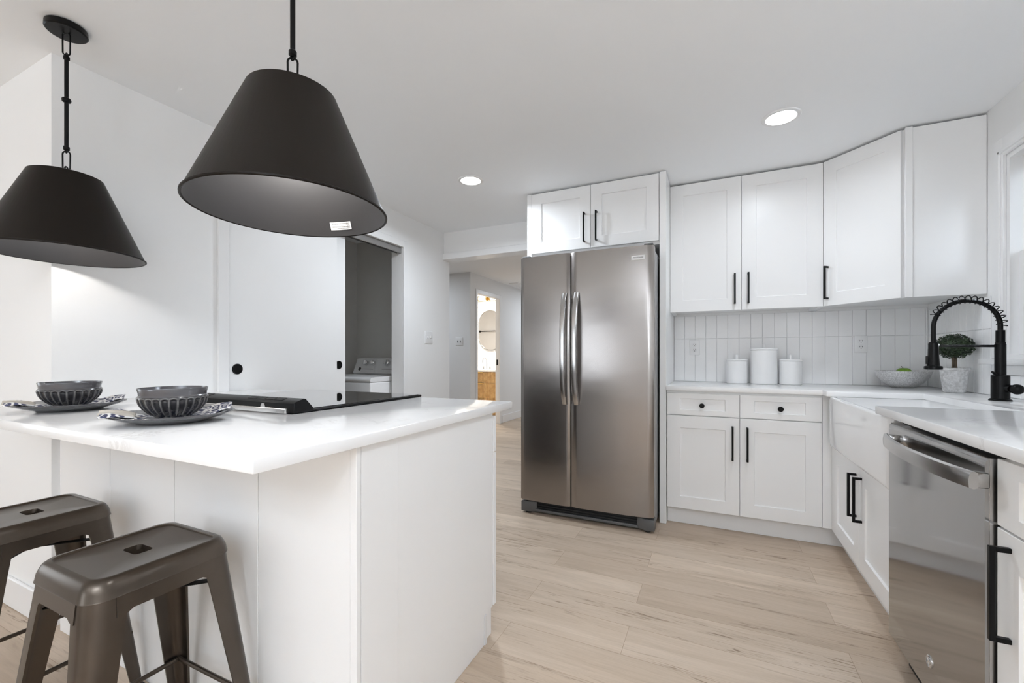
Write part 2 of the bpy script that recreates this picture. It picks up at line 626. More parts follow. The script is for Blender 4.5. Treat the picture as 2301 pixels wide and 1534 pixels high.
# room behind the camera
mb = MB()
RW = [(-4.36, -2.14), (-1.2, -0.2)]
zs0, zs1 = 0.38, 2.18
xs = [-6.0, RW[0][0], RW[0][1], RW[1][0], RW[1][1], 1.40]
for i in range(5):
    if i in (1, 3):
        mb.box(xs[i], xs[i + 1], -6.12, -6.0, 0, zs0).box(xs[i], xs[i + 1], -6.12, -6.0, zs1, CEIL)
    else:
        mb.box(xs[i], xs[i + 1], -6.12, -6.0, 0, CEIL)
struct('wall_rear', mb, 'wall_paint', 'white rear wall with two windows, behind the camera')
mb = MB()
mb.box(-6.12, -6.0, -6.12, -2.3, 0, CEIL).box(-6.12, -6.0, -0.5, 9.1, 0, CEIL).box(-6.12, -6.0, -2.3, -0.5, 0, 0.5).box(-6.12, -6.0, -2.3, -0.5, 2.2, CEIL)
struct('wall_side', mb, 'wall_paint', 'white wall of the side room, behind the camera')
# hall and bathroom
BX, BY0, BY1, BZ = -3.20, 5.60, 6.335, 2.062
struct('wall_hall', MB().box(-6.0, BX - 0.07, 5.40, 5.50, 0, CEIL), 'hall_paint', 'grey-white hall wall with the double outlet plate, seen through the opening')
mb = MB()
mb.box(BX - 0.07, BX, 5.40, BY0, 0, CEIL).box(BX - 0.07, BX, BY1, 9.0, 0, CEIL).box(BX - 0.07, BX, BY0, BY1, BZ, CEIL)
struct('wall_hall_bath', mb, 'hall_paint', 'grey-white hall wall with the bathroom doorway')
struct('wall_hall_right', MB().box(-1.25, -1.13, 3.75, 9.0, 0, CEIL), 'hall_paint', 'hall wall hidden behind the fridge')
struct('wall_hall_end', MB().box(-6.0, -1.13, 9.0, 9.1, 0, CEIL), 'hall_paint', 'end wall of the hall')
struct('wall_bath', MB().box(-6.0, BX - 0.07, 7.75, 7.87, 0, CEIL), 'wall_paint', 'bright white bathroom wall behind the oval mirror')

# baseboards
def baseboard(name, x0, x1, y0, y1, label):
    mb = MB()
    mb.box(x0, x1, y0, y1, 0, 0.128, 0.004)
    struct(name, mb, 'trim_paint', label)

baseboard('baseboard_corner', -6.0, XL, 0.771, 0.785, 'white baseboard of the wall left of the stools')
baseboard('baseboard_hall', BX, BX + 0.013, BY1 + 0.09, 9.0, 'white baseboard in the hall past the bathroom doorway')
baseboard('baseboard_left', XL, XL + 0.013, OY1 + 0.065, 3.70, 'white baseboard between closet and hall opening')

# closet casing, jambs, track
mb = MB()
cw = 0.058
mb.box(XL, XL + 0.016, OY0 - cw, OY0, 0, OZ + cw, 0.003)
mb.box(XL, XL + 0.016, OY1, OY1 + cw, 0, OZ + cw, 0.003)
mb.box(XL, XL + 0.016, OY0, OY1, OZ, OZ + cw, 0.003)
struct('trim_2', mb, 'trim_paint', 'white casing around the sliding closet doors')
mb = MB()
mb.box(-2.535, -2.455, OY0, OY1, OZ - 0.028, OZ - 0.001)
mb.box(-2.462, -2.452, OY0, OY1, OZ - 0.05, OZ - 0.001, 0.002)
mb.box(-2.505, -2.500, OY0, OY1, OZ - 0.045, OZ - 0.028)
struct('trim_3', mb, 'satin_steel', 'metal sliding door track under the closet head')


def pull_cup(mtx, parent):
    mb = MB(mtx)
    mb.lathe([(0.030, 0.0), (0.030, 0.003), (0.026, 0.004), (0.024, 0.0015), (0.0, 0.0012)], (0, 0, 0), 36, True, False, 'x')
    return mb.build('door_pull', 'black_satin', parent)


d1 = MB().box(-2.492, -2.458, OY0 + 0.002, 2.268, 0.012, OZ - 0.03, 0.002)
d1 = struct('door_1', d1, 'door_paint', 'white flush sliding closet door, the front panel with a round black pull')
pull_cup(Matrix.Translation((-2.458, 1.55, 1.035)), d1)
d2 = MB().box(-2.536, -2.502, 1.62, 2.388, 0.012, OZ - 0.03, 0.002)
d2 = struct('door_2', d2, 'door_paint', 'white flush sliding closet door, the rear panel with a half-hidden black pull')
pull_cup(Matrix.Translation((-2.502, 2.325, 1.045)), d2)

# bathroom doorway casing, jamb, pocket latch
mb = MB()
c2 = 0.06
mb.box(BX, BX + 0.012, BY0 - 0.045, BY0, 0, BZ + c2, 0.003)
mb.box(BX, BX + 0.012, BY1, BY1 + c2, 0, BZ + c2, 0.003)
mb.box(BX, BX + 0.012, BY0, BY1, BZ, BZ + c2, 0.003)
tr4 = struct('trim_4', mb, 'trim_paint', 'white casing around the bathroom doorway')
MB().box(BX - 0.05, BX - 0.025, BY1 - 0.006, BY1, 0.97, 1.06, 0.002).build('latch_plate', 'black_satin', tr4)

# window 1, over the sink
w1 = MB()
w1.box(XR, XR + 0.14, WY1 - 0.022, WY1, WZ0, WZ1).box(XR, XR + 0.14, WY0, WY0 + 0.022, WZ0, WZ1).box(XR, XR + 0.14, WY0 + 0.022, WY1 - 0.022, WZ1 - 0.022, WZ1).box(XR, XR + 0.14, WY0 + 0.022, WY1 - 0.022, WZ0, WZ0 + 0.02)
w1 = struct('window_1', w1, 'trim_paint', 'white double-hung window over the sink')
mb = MB()
cz = 0.085
for ya, yb in ((WY1, WY1 + cz), (WY0 - cz, WY0)):
    mb.box(XR - 0.016, XR, ya, yb, WZ0, WZ1 + cz, 0.003)
mb.box(XR - 0.016, XR, WY0, WY1, WZ1, WZ1 + cz, 0.003)
mb.box(XR - 0.022, XR - 0.014, WY1 + 0.012, WY1 + 0.026, WZ0, WZ1 + 0.026, 0.003)
mb.box(XR - 0.022, XR - 0.014, WY0 - 0.026, WY1 + 0.026, WZ1 + 0.012, WZ1 + 0.026, 0.003)
mb.build('window_casing', 'trim_paint', w1)
MB().box(XR - 0.05, XR + 0.05, WY0 - 0.12, WY1 + 0.125, WZ0 - 0.028, WZ0, 0.006, 2).build('window_sill', 'trim_paint', w1)
MB().box(XR - 0.014, XR, WY0 - 0.09, WY1 + 0.09, WZ0 - 0.075, WZ0 - 0.028, 0.003).build('window_apron', 'trim_paint', w1)


def sash(name, x0, x1, z0, z1, rail, m_pane):
    mb = MB()
    ya, yb = WY0 + 0.022, WY1 - 0.022
    mb.box(x0, x1, ya, ya + rail, z0, z1, 0.003).box(x0, x1, yb - rail, yb, z0, z1, 0.003)
    mb.box(x0, x1, ya + rail, yb - rail, z0, z0 + rail, 0.003).box(x0, x1, ya + rail, yb - rail, z1 - rail, z1, 0.003)
    s = mb.build(name, 'trim_paint', w1)
    MB().box((x0 + x1) / 2 - 0.002, (x0 + x1) / 2 + 0.002, ya + rail, yb - rail, z0 + rail, z1 - rail).build('pane', m_pane, s)
    return s


sash('lower_sash', XR + 0.030, XR + 0.060, WZ0 + 0.02, 1.595, 0.042, 'glass')
sash('upper_sash', XR + 0.070, XR + 0.100, 1.565, WZ1 - 0.022, 0.036, 'glass')
MB().box(XR + 0.062, XR + 0.065, WY0 + 0.03, WY1 - 0.03, WZ0 + 0.02, 1.58).build('insect_screen', 'screen_mesh', w1)
# windows of the rear wall
for i, (a, b) in enumerate(RW):
    mb = MB()
    f = 0.05
    mb.box(a, a + f, -6.10, -6.01, zs0, zs1).box(b - f, b, -6.10, -6.01, zs0, zs1).box(a + f, b - f, -6.10, -6.01, zs0, zs0 + f).box(a + f, b - f, -6.10, -6.01, zs1 - f, zs1)
    for k in range(1, 6):
        zz = zs0 + (zs1 - zs0) * k / 6
        mb.box(a + f, b - f, -6.09, -6.05, zz - 0.014, zz + 0.014)
    mb.box((a + b) / 2 - 0.04, (a + b) / 2 + 0.04, -6.095, -6.045, zs0 + f, zs1 - f)
    struct('window_%d' % (i + 2), mb, 'trim_paint', 'white window frame in the rear wall')

# ------------------------------------------------------------------ backsplash tiles
def tile_field(mtx, a0, a1, z_rows, cut=None, start=None):
    mb = MB(mtx)
    rnd = random.Random(3)
    w = 0.0757
    a = a0 if start is None else start
    while a < a1 - 0.004:
        b = min(a + w, a1)
        for z0, z1 in z_rows:
            zt = z1
            if cut:
                zt = min(z1, cut((a + b) / 2))
            if zt - z0 < 0.01: continue
            gq = 0.0007
            aa, bb, c0, c1 = max(a, a0) + gq, b - gq, z0 + gq, zt - gq
            if bb - aa < 0.004: continue
            tx, tz, th = rnd.uniform(-1, 1) * 0.0004, rnd.uniform(-1, 1) * 0.0004, 0.0045
            e = 0.0014
            def q(x, z, y): return (x, y, z)
            r0 = [q(aa, c0, 0), q(bb, c0, 0), q(bb, c1, 0), q(aa, c1, 0)]
            r1 = [q(aa, c0, th - 0.002), q(bb, c0, th - 0.002), q(bb, c1, th - 0.002), q(aa, c1, th - 0.002)]
            r2 = [q(aa + e, c0 + e, th - tx - tz), q(bb - e, c0 + e, th + tx - tz), q(bb - e, c1 - e, th + tx + tz), q(aa + e, c1 - e, th - tx + tz)]
            mb.loft([r0, r1, r2], True, False, True)
        a += w
    return mb


rows = [(0.9405, 1.2445), (1.2445, 1.4235)]
rows = [(0.914, 1.2445), (1.2445, 1.4225)]
bs = thing('backsplash', 'glossy white vertical tile backsplash on the back wall under the upper cabinets', 'backsplash', (0.5, YB, 0.914))
MB().box(-0.277, XR, YB - 0.004, YB - 0.001, 0.914, 1.4225).build('grout_bed', 'grout', bs)
tile_field(frame((0, YB - 0.0041, 0), (1, 0, 0), (0, -1, 0)), -0.277, XR - 0.010, rows, start=-0.277 - 0.0757 + 0.0013).build('tile_field', 'glazed_tile', bs)
bs2 = thing('backsplash', 'glossy white tile backsplash on the right wall behind the black faucet', 'backsplash', (XR, 2.0, 0.914))
wall_cut = lambda a: 1.407 if (YB - a) > WY1 + cz + 0.03 else WZ0 - 0.077
MB().box(XR - 0.004, XR - 0.001, 2.965, YB - 0.01, 0.914, 1.407).box(XR - 0.004, XR - 0.001, 0.9, 2.965, 0.914, WZ0 - 0.077).build('grout_bed', 'grout', bs2)
tile_field(frame((XR - 0.0041, YB - 0.010, 0), (0, -1, 0), (-1, 0, 0)), 0.0, 2.7, [(0.914, 1.2445), (1.2445, 1.4225)], cut=lambda a: 1.407 if a < YB - 0.01 - 2.965 else WZ0 - 0.077).build('tile_field', 'glazed_tile', bs2)


# ------------------------------------------------------------------ slabs from cells (countertops)
def cell_slab(xs, ys, keep, z0, z1, bev):
    mb = MB()
    vs = {}
    def gv(i, j):
        if (i, j) not in vs: vs[(i, j)] = mb.v((xs[i], ys[j], z0))
        return vs[(i, j)]
    for i in range(len(xs) - 1):
        for j in range(len(ys) - 1):
            if keep((xs[i] + xs[i + 1]) / 2, (ys[j] + ys[j + 1]) / 2):
                mb.bm.faces.new((gv(i, j), gv(i + 1, j), gv(i + 1, j + 1), gv(i, j + 1)))
    r = bmesh.ops.extrude_face_region(mb.bm, geom=mb.bm.faces[:])
    bmesh.ops.translate(mb.bm, verts=[e for e in r['geom'] if isinstance(e, bmesh.types.BMVert)], vec=(0, 0, z1 - z0))
    bmesh.ops.recalc_face_normals(mb.bm, faces=mb.bm.faces)
    bmesh.ops.dissolve_limit(mb.bm, angle_limit=0.01, verts=mb.bm.verts, edges=mb.bm.edges)
    es = [e for e in mb.bm.edges if len(e.link_faces) == 2 and e.calc_face_angle() > 0.5]
    bmesh.ops.bevel(mb.bm, geom=es, offset=bev, segments=2, affect='EDGES', profile=0.5)
    return mb


CT = 0.914
# perimeter counter: back run and right run, with the sink cutout open to the front
CX0 = 0.572
SY0, SY1, SX1 = 2.11, 2.895, 0.985
keep = lambda x, y: (y > 2.985) or (x > CX0 and not (x < SX1 and SY0 < y < SY1))
cs = cell_slab([-0.279, CX0, SX1, XR - 0.0005], [0.5, SY0, SY1, 2.985, YB - 0.0005], keep, CT - 0.030, CT, 0.003)
tag(cs.build('countertop', 'white_quartz'), 'white quartz countertop wrapping the corner around the sink', 'countertop')

# ------------------------------------------------------------------ back base cabinet
FY = 3.02
fb = frame((0, FY, 0), (1, 0, 0), (0, -1, 0))
t = thing('base_cabinet', 'white two-drawer two-door base cabinet under the canisters', 'cabinet', (0.15, FY, 0))
MB().box(-0.276, 0.625, FY, YB - 0.002, 0.114, CT - 0.0305).build('body', 'cabinet_white', t)
MB().box(-0.276, 0.70, 3.065, 3.09, 0.001, 0.114).build('toe_kick', 'toe_kick_white', t)
MB().box(0.575, 0.632, FY - 0.012, FY, 0.114, CT - 0.031, 0.001).build('filler_strip', 'cabinet_white', t)
for a0, a1, ka, ha in ((-0.272, 0.1495, -0.0625, 0.111), (0.1525, 0.571, 0.365, 0.192)):
    dr = shaker(fb, a0, a1, 0.727, 0.868, 0.078, 0.034).build('drawer', 'cabinet_white', t)
    knob(fb, ka, 0.7935).build('knob', 'black_satin', dr)
    d = shaker(fb, a0, a1, 0.118, 0.722).build('door', 'cabinet_white', t)
    bar_pull(fb, ha, 0.462, 0.672).build('handle', 'black_satin', d)

# tall panel beside the fridge
tag(MB().box(-0.321, -0.279, 3.0, YB - 0.002, 0.001, 2.336, 0.001).build('end_panel', 'cabinet_white'), 'tall white end panel standing right of the fridge', 'panel')

# ------------------------------------------------------------------ upper cabinets
UB, UT = 1.425, 2.331
UY = 3.30
fu = frame((0, UY, 0), (1, 0, 0), (0, -1, 0))


def under_rail(mb, x0, x1, y0, y1):
    mb.box(x0, x1, y0, y1, UB + 0.018, UT)
    mb.box(x0, x0 + 0.018, y0, y1, UB, UB + 0.018).box(x1 - 0.018, x1, y0, y1, UB, UB + 0.018)
    mb.box(x0 + 0.018, x1 - 0.018, y0, y0 + 0.02, UB, UB + 0.018)


t = thing('upper_cabinet', 'white two-door upper cabinet above the canisters', 'cabinet', (0.17, UY, UB))
mb = MB()
under_rail(mb, -0.277, 0.632, UY, YB - 0.002)
mb.build('body', 'cabinet_white', t)
for sx in (-0.05, 0.32):
    MB().lathe([(0.004, 0), (0.004, 0.004), (0, 0.0041)], (sx, UY + 0.1, UB + 0.0145), 10).build('screw', 'dark_slot', t)
for a0, a1, ha in ((-0.2775, 0.1735, 0.135), (0.1765, 0.631, 0.216)):
    d = shaker(fu, a0, a1, UB - 0.002, UT - 0.003, 0.085, 0.08, rec=0.006).build('door', 'cabinet_white', t)
    bar_pull(fu, ha, 1.463, 1.669).build('handle', 'black_satin', d)

# diagonal corner upper cabinet
t = thing('corner_cabinet', 'white diagonal corner upper cabinet with one door beside the window', 'cabinet', (0.95, 3.3, UB))
poly = [(0.6345, YB - 0.002), (0.6345, 3.300), (0.942, 2.993), (XR - 0.004, 2.993), (XR - 0.004, YB - 0.002)]
mb = MB()
mb.prism(poly, UB + 0.018, UT)
e = 0.018
mb.prism([(0.6345, YB - 0.002), (0.6345, 3.300), (0.6345 + e, 3.300 + 0.0), (0.6345 + e, YB - 0.002)], UB, UB + 0.018)
mb.prism([(0.942, 2.993), (XR - 0.004, 2.993), (XR - 0.004, 2.993 + e), (0.942 + 0.004, 2.993 + e)], UB, UB + 0.018)
mb.prism([(0.6345 + e, 3.300), (0.942 + 0.004, 2.993), (0.942 + 0.016, 2.993 + e), (0.6345 + e, 3.300 + 0.026)], UB, UB + 0.018)
mb.build('body', 'cabinet_white', t)
MB().box(0.952, XR - 0.003, 2.985, 2.993, UB - 0.001, UT, 0.001).build('side_panel', 'cabinet_white', t)
MB().box(0.936, 0.968, 2.979, 2.990, UB - 0.002, UT + 0.004, 0.002).build('corner_stile', 'cabinet_white', t)
s2 = 1 / sqrt(2)
fd = frame((0.6345, 3.300, 0), (s2, -s2, 0), (-s2, -s2, 0))
L = (0.942 - 0.6345) * sqrt(2)
d = shaker(fd, 0.016, L - 0.012, UB - 0.002, UT - 0.003, 0.075, 0.08, rec=0.006).build('door', 'cabinet_white', t)
bar_pull(fd, 0.042, 1.463, 1.669).build('handle', 'black_satin', d)

# over-fridge cabinet
OB = 1.882
fo = frame((0, 3.022, 0), (1, 0, 0), (0, -1, 0))
t = thing('wall_cabinet', 'white two-door cabinet above the stainless fridge', 'cabinet', (-0.8, 3.02, OB))
MB().box(-1.281, -0.3225, 3.022, YB - 0.002, OB - 0.022, 2.336).build('body', 'cabinet_white', t)
MB().box(-1.281, -1.245, 3.008, 3.022, OB - 0.022, 2.336, 0.001).build('stile', 'cabinet_white', t)
for a0, a1, ha in ((-1.242, -0.7895, -0.832), (-0.7865, -0.326, -0.744)):
    d = shaker(fo, a0, a1, OB, 2.330, 0.078, 0.078).build('door', 'cabinet_white', t)
    bar_pull(fo, ha, 1.924, 2.134).build('handle', 'black_satin', d)

# ------------------------------------------------------------------ fridge
t = thing('refrigerator', 'stainless steel side-by-side refrigerator between the hall opening and the tall panel', 'refrigerator', (-0.79, 3.1, 0))
fxl, fxr, fsp = -1.236, -0.331, -0.863
MB().box(fxl + 0.006, fxr - 0.002, 2.86, 3.58, 0.03, 1.785, 0.006, 2).build('cabinet', 'steel_side', t)


def fridge_door(x0, x1):
    mb = MB()
    xc, hw = (fxl + fxr) / 2, (fxr - fxl) / 2
    n = 26
    yf = lambda x: 2.768 + 0.016 * abs((x - xc) / hw) ** 2.4
    pts = []
    for i in range(n + 1):
        s = i / n
        x = x0 + (x1 - x0) * s
        edge = min(s, 1 - s) * (x1 - x0)
        y = yf(x) + (0.008 * (1 - edge / 0.012) ** 2 if edge < 0.012 else 0)
        pts.append((x, y))
    poly = pts + [(x1, 2.855), (x0, 2.855)]
    mb.prism(poly, 0.098, 1.803, 0.004, 2)
    return mb, yf


for x0, x1, hx, sgn in ((fxl, fsp - 0.004, -0.902, -1), (fsp + 0.004, fxr, -0.820, 1)):
    mb, yf = fridge_door(x0, x1)
    d = mb.build('door', 'fridge_steel', t, smooth=40)
    # bowed flat handle
    hb = MB()
    rings = []
    z0, z1 = 0.785, 1.532
    for i in range(25):
        s = i / 24
        z = z0 + (z1 - z0) * s
        bow = 0.052 * (1 - abs(2 * s - 1) ** 3.2) + 0.012
        y = yf(hx) - bow
        x = hx - sgn * 0.010 * (1 - (2 * s - 1) ** 2) * 0
        w, th = 0.0175, 0.011
        sec = [(-w, -th * 0.2), (-w * 0.75, -th * 0.85), (0, -th), (w * 0.75, -th * 0.85), (w, -th * 0.2), (w, th * 0.8), (0, th), (-w, th * 0.8)]
        rings.append([(x + a, y + b, z) for a, b in sec])
    hb.loft(rings)
    for z in (z0 + 0.012, z1 - 0.012):
        hb.box(hx - 0.013, hx + 0.013, yf(hx) - 0.018, yf(hx) + 0.003, z - 0.012, z + 0.012, 0.002)
    hb.build('handle', 'handle_steel', d, smooth=50)
    if sgn > 0:
        bx0, bx1, bz0, bz1 = -0.466, -0.384, 1.715, 1.742
        yb_ = yf(-0.425) - 0.002
        pl = MB().box(bx0, bx1, yb_ - 0.0015, yb_ + 0.003, bz0, bz1, 0.0006).build('nameplate', M['plastic_white'], d)
        pl['label'] = 'small pale nameplate with dark lettering'
        nameplate = (pl, (bx0 + bx1) / 2, yb_ - 0.0017, (bz0 + bz1) / 2)
MB().box(fxl + 0.01, fxr - 0.01, 2.80, 2.862, 0.105, 1.79).build('gasket', 'dark_slot', t)
mb = MB()
mb.box(fxl + 0.11, fxr - 0.11, 2.822, 2.86, 0.02, 0.094)
for k in range(4):
    mb.box(fxl + 0.10, fxr - 0.10, 2.812, 2.826, 0.024 + 0.017 * k, 0.032 + 0.017 * k, 0.001)
mb.build('kick_grille', 'dark_slot', t)
MB().box(fxl + 0.10, fxr - 0.10, 2.806, 2.822, 0.014, 0.034, 0.004, 2).build('grille_lip', 'grey_plastic', t)
for x0, x1, s in ((fxl + 0.004, fxl + 0.112, 1), (fxr - 0.112, fxr + 0.002, -1)):
    m_ = MB()
    xa, xb = (x0, x1) if s > 0 else (x1, x0)
    poly = [(xa, 2.788), (xa + s * 0.062, 2.788), (xa + s * 0.108, 2.812), (xa + s * 0.108, 2.86), (xa, 2.86)]
    if s < 0: poly = poly[::-1]
    m_.prism(poly, 0.014, 0.086, 0.005, 2)
    f_ = m_.build('foot_cover', 'grey_plastic', t)
    f_['label'] = 'grey plastic corner foot cover'
    MB().lathe([(0.02, 0), (0.02, 0.014)], ((x0 + x1) / 2 - s * 0.012, 2.822, 0.0005), 16).build('leveling_foot', 'rubber', f_)
for x0, x1 in ((fxl + 0.01, fxl + 0.07), (fxr - 0.06, fxr - 0.005)):
    MB().box(x0, x1, 2.79, 2.88, 1.803, 1.815, 0.003).build('hinge_cover', 'grey_plastic', t)


def text_mesh(s, loc, size, m, parent, rot, name='lettering'):
    cu = bpy.data.curves.new('tmp_text', 'FONT')
    cu.body = s
    cu.size = size
    cu.align_x = 'CENTER'
    cu.align_y = 'CENTER'
    cu.extrude = 0.0002
    o = bpy.data.objects.new('tmp_text', cu)
    COL.objects.link(o)
    dg = bpy.context.evaluated_depsgraph_get()
    me = bpy.data.meshes.new_from_object(o.evaluated_get(dg))
    bpy.data.objects.remove(o)
    me.transform(Matrix.Translation(Vector(loc) - OFF.get(parent.name, Vector((0, 0, 0)))) @ rot)
    me.materials.clear()
    me.materials.append(M[m])
    ob = bpy.data.objects.new(name, me)
    COL.objects.link(ob)
    ob.parent = parent
    return ob


RX = Matrix.Rotation(radians(90), 4, 'X')
pl, nx, ny, nz_ = nameplate
# the plate is itself a sub-part, so its lettering is joined into it
lt = text_mesh('FRIGIDAIRE', (nx, ny, nz_), 0.0125, 'ink_dark', pl, RX)
bmj = bmesh.new()
bmj.from_mesh(pl.data)
nf = len(bmj.faces)
bmj.from_mesh(lt.data)
bmj.faces.ensure_lookup_table()
for f in bmj.faces[nf:]:
    f.material_index = 1
bmj.to_mesh(pl.data)
bmj.free()
pl.data.materials.append(M['ink_dark'])
bpy.data.objects.remove(lt)

# ------------------------------------------------------------------ sink base, sink
fr = lambda x: frame((x, 0, 0), (0, -1, 0), (-1, 0, 0))     # faces -x ; local a = -y
t = thing('sink_cabinet', 'white two-door sink base cabinet below the apron sink', 'cabinet', (0.64, 2.48, 0))
XF = 0.636
mb = MB()
mb.box(XF, XR - 0.002, 2.0, 3.018, 0.114, 0.596)
mb.build('body', 'cabinet_white', t)
MB().box(XF + 0.045, XF + 0.07, 1.99, 3.064, 0.001, 0.114).build('toe_kick', 'toe_kick_white', t)
MB().box(XF - 0.018, XF, 2.962, 3.005, 0.114, 0.596, 0.001).build('filler_strip', 'cabinet_white', t)
f_ = fr(XF)
for y0, y1, hy in ((2.4905, 2.957, 2.532), (2.0, 2.4875, 2.448)):
    d = shaker(f_, -y1, -y0, 0.116, 0.594).build('door', 'cabinet_white', t)
    bar_pull(f_, -hy, 0.345, 0.552).build('handle', 'black_satin', d)

# farmhouse sink: walls, rounded apron, hollow basin
mb = MB()
ax0, ax1, ay0, ay1 = 0.588, 1.03, 2.03, 2.93
zb, zt = 0.605, 0.8825
def rr(x0, x1, y0, y1, r, z, n=6):
    pts = []
    for cx, cy, a in ((x1 - r, y1 - r, 0), (x0 + r, y1 - r, 90), (x0 + r, y0 + r, 180), (x1 - r, y0 + r, 270)):
        for k in range(n + 1):
            b = radians(a + 90 * k / n)
            pts.append((cx + r * cos(b), cy + r * sin(b), z))
    return pts
wl = 0.03
rings = [rr(ax0 + 0.012, ax1, ay0, ay1, 0.02, zb), rr(ax0 + 0.004, ax1, ay0, ay1, 0.022, zb + 0.006), rr(ax0, ax1, ay0, ay1, 0.024, zb + 0.02),
         rr(ax0, ax1, ay0, ay1, 0.024, zt - 0.012), rr(ax0 + 0.002, ax1, ay0, ay1, 0.024, zt - 0.004), rr(ax0 + 0.008, ax1 - 0.004, ay0 + 0.004, ay1 - 0.004, 0.024, zt),
         rr(ax0 + wl - 0.008, ax1 - wl, ay0 + wl, ay1 - wl, 0.03, zt), rr(ax0 + wl, ax1 - wl, ay0 + wl, ay1 - wl, 0.03, zt - 0.008),
         rr(ax0 + wl + 0.006, ax1 - wl - 0.006, ay0 + wl + 0.006, ay1 - wl - 0.006, 0.04, zb + 0.09), rr(ax0 + wl + 0.03, ax1 - wl - 0.03, ay0 + wl + 0.03, ay1 - wl - 0.03, 0.04, zb + 0.055)]
mb.loft(rings)
t = thing('farmhouse_sink', 'white apron-front farmhouse sink below the black faucet', 'sink', (0.8, 2.48, zb))
mb.build('basin', 'sink_white', t, smooth=50)
MB().lathe([(0.04, 0), (0.045, 0.003), (0.03, 0.004), (0, 0.0035)], (0.82, 2.48, zb + 0.055), 24).build('drain', 'chrome', t)

# ------------------------------------------------------------------ dishwasher
t = thing('dishwasher', 'grey stainless dishwasher with a bowed bar handle under the counter', 'dishwasher', (0.8, 1.69, 0))
DX = 0.580
dy0, dy1 = 1.386, 1.993
MB().box(0.617, 1.2, dy0 + 0.006, dy1 - 0.006, 0.06, 0.868).build('tub', 'dark_slot', t)
mb = MB()
# slightly rolled door front, profile in x-z extruded along y
prof = [(0.617, 0.10), (DX + 0.004, 0.10), (DX, 0.106), (DX, 0.845), (DX + 0.002, 0.858), (DX + 0.008, 0.865), (0.617, 0.866)]
rings = [[(x, y, z) for x, z in prof] for y in (dy0, dy1)]
mb.loft(rings)
dd = mb.build('door', 'dishwasher_steel', t, smooth=25)
MB().box(0.588, 0.61, dy0 - 0.001, dy0 + 0.004, 0.10, 0.865).build('door_edge', 'handle_steel', dd)
MB().box(0.64, 0.66, dy0 + 0.004, dy1 - 0.004, 0.869, 0.8825).build('control_strip', 'black_satin', t)
mb = MB()
mb.box(0.635, 0.65, dy0 + 0.004, dy1 - 0.004, 0.002, 0.10)
mb.build('toe_panel', 'dark_slot', t)
hb = MB()
hy0, hy1 = 1.365, 1.925
rings = []
for i in range(25):
    s = i / 24
    y = hy0 + (hy1 - hy0) * s
    bow = 0.030 + 0.030 * sin(pi * s) ** 0.8
    x = DX - bow
    rings.append([(x - 0.006, y, 0.797), (x - 0.007, y, 0.815), (x - 0.004, y, 0.832), (x + 0.003, y, 0.836), (x + 0.010, y, 0.832), (x + 0.011, y, 0.815), (x + 0.010, y, 0.797), (x + 0.002, y, 0.794)])
hb.loft(rings)
for y in (hy0 + 0.002, hy1 - 0.032):
    hb.box(DX - 0.036, DX + 0.002, y, y + 0.03, 0.797, 0.833, 0.003)
hb.build('handle', 'handle_steel', dd, smooth=50)
bd = MB(Matrix.Translation((DX, 1.669, 0.205)) @ Matrix.Rotation(radians(-90), 4, 'Y'))
bd.lathe([(0.0175, 0.0), (0.0175, 0.002), (0.016, 0.003), (0.0145, 0.0022), (0.0, 0.0022)], (0, 0, 0), 32)
bd.tube([(0.015 * cos(2 * pi * k / 32), 0.015 * sin(2 * pi * k / 32), 0.003) for k in range(32)], 0.0009, 6, True)
bd.tube([(0.002 + 0.0055 * cos(a) , 0.005 + 0.0045 * sin(a), 0.003) for a in [radians(40 + 300 * k / 16) for k in range(17)]], 0.0009, 6)
bd.tube([(-0.001 + 0.0065 * cos(a), -0.005 + 0.004 * sin(a * 1.0) * (1 if k < 9 else 0.8), 0.003) for k, a in enumerate([radians(30 + 310 * k / 16) for k in range(17)])], 0.0009, 6)
bd.build('badge', 'chrome', dd)

# ------------------------------------------------------------------ cabinet right of dishwasher
t = thing('base_cabinet', 'white drawer and door base cabinet right of the dishwasher', 'cabinet', (0.62, 1.1, 0))
XC = 0.617
MB().box(XC, XR - 0.002, 0.86, 1.379, 0.114, CT - 0.0305).build('body', 'cabinet_white', t)
MB().box(XC + 0.045, XC + 0.07, 0.86, 1.379, 0.001, 0.114).build('toe_kick', 'toe_kick_white', t)
fc_ = fr(XC)
dr = shaker(fc_, -1.377, -0.865, 0.715, 0.868, 0.078, 0.034).build('drawer', 'cabinet_white', t)
knob(fc_, -1.12, 0.79).build('knob', 'black_satin', dr)
d = shaker(fc_, -1.377, -0.865, 0.118, 0.710).build('door', 'cabinet_white', t)
bar_pull(fc_, -1.327, 0.468, 0.680).build('handle', 'black_satin', d)

# ------------------------------------------------------------------ peninsula
PX1, PY0, PY1 = -0.773, 0.517, 1.655
RX0, RX1, RY0 = -2.017, -1.255, 0.972
keep = lambda x, y: not (RX0 < x < RX1 and y > RY0)
cs = cell_slab([XL + 0.001, RX0, RX1, PX1], [PY0, RY0, PY1], lambda x, y: keep(x, y) and (x > XL), CT - 0.030, CT, 0.003)
# the slab also runs past the wall corner on the stool side
tag(cs.build('countertop', 'white_quartz'), 'white quartz peninsula countertop around the black cooktop', 'countertop')

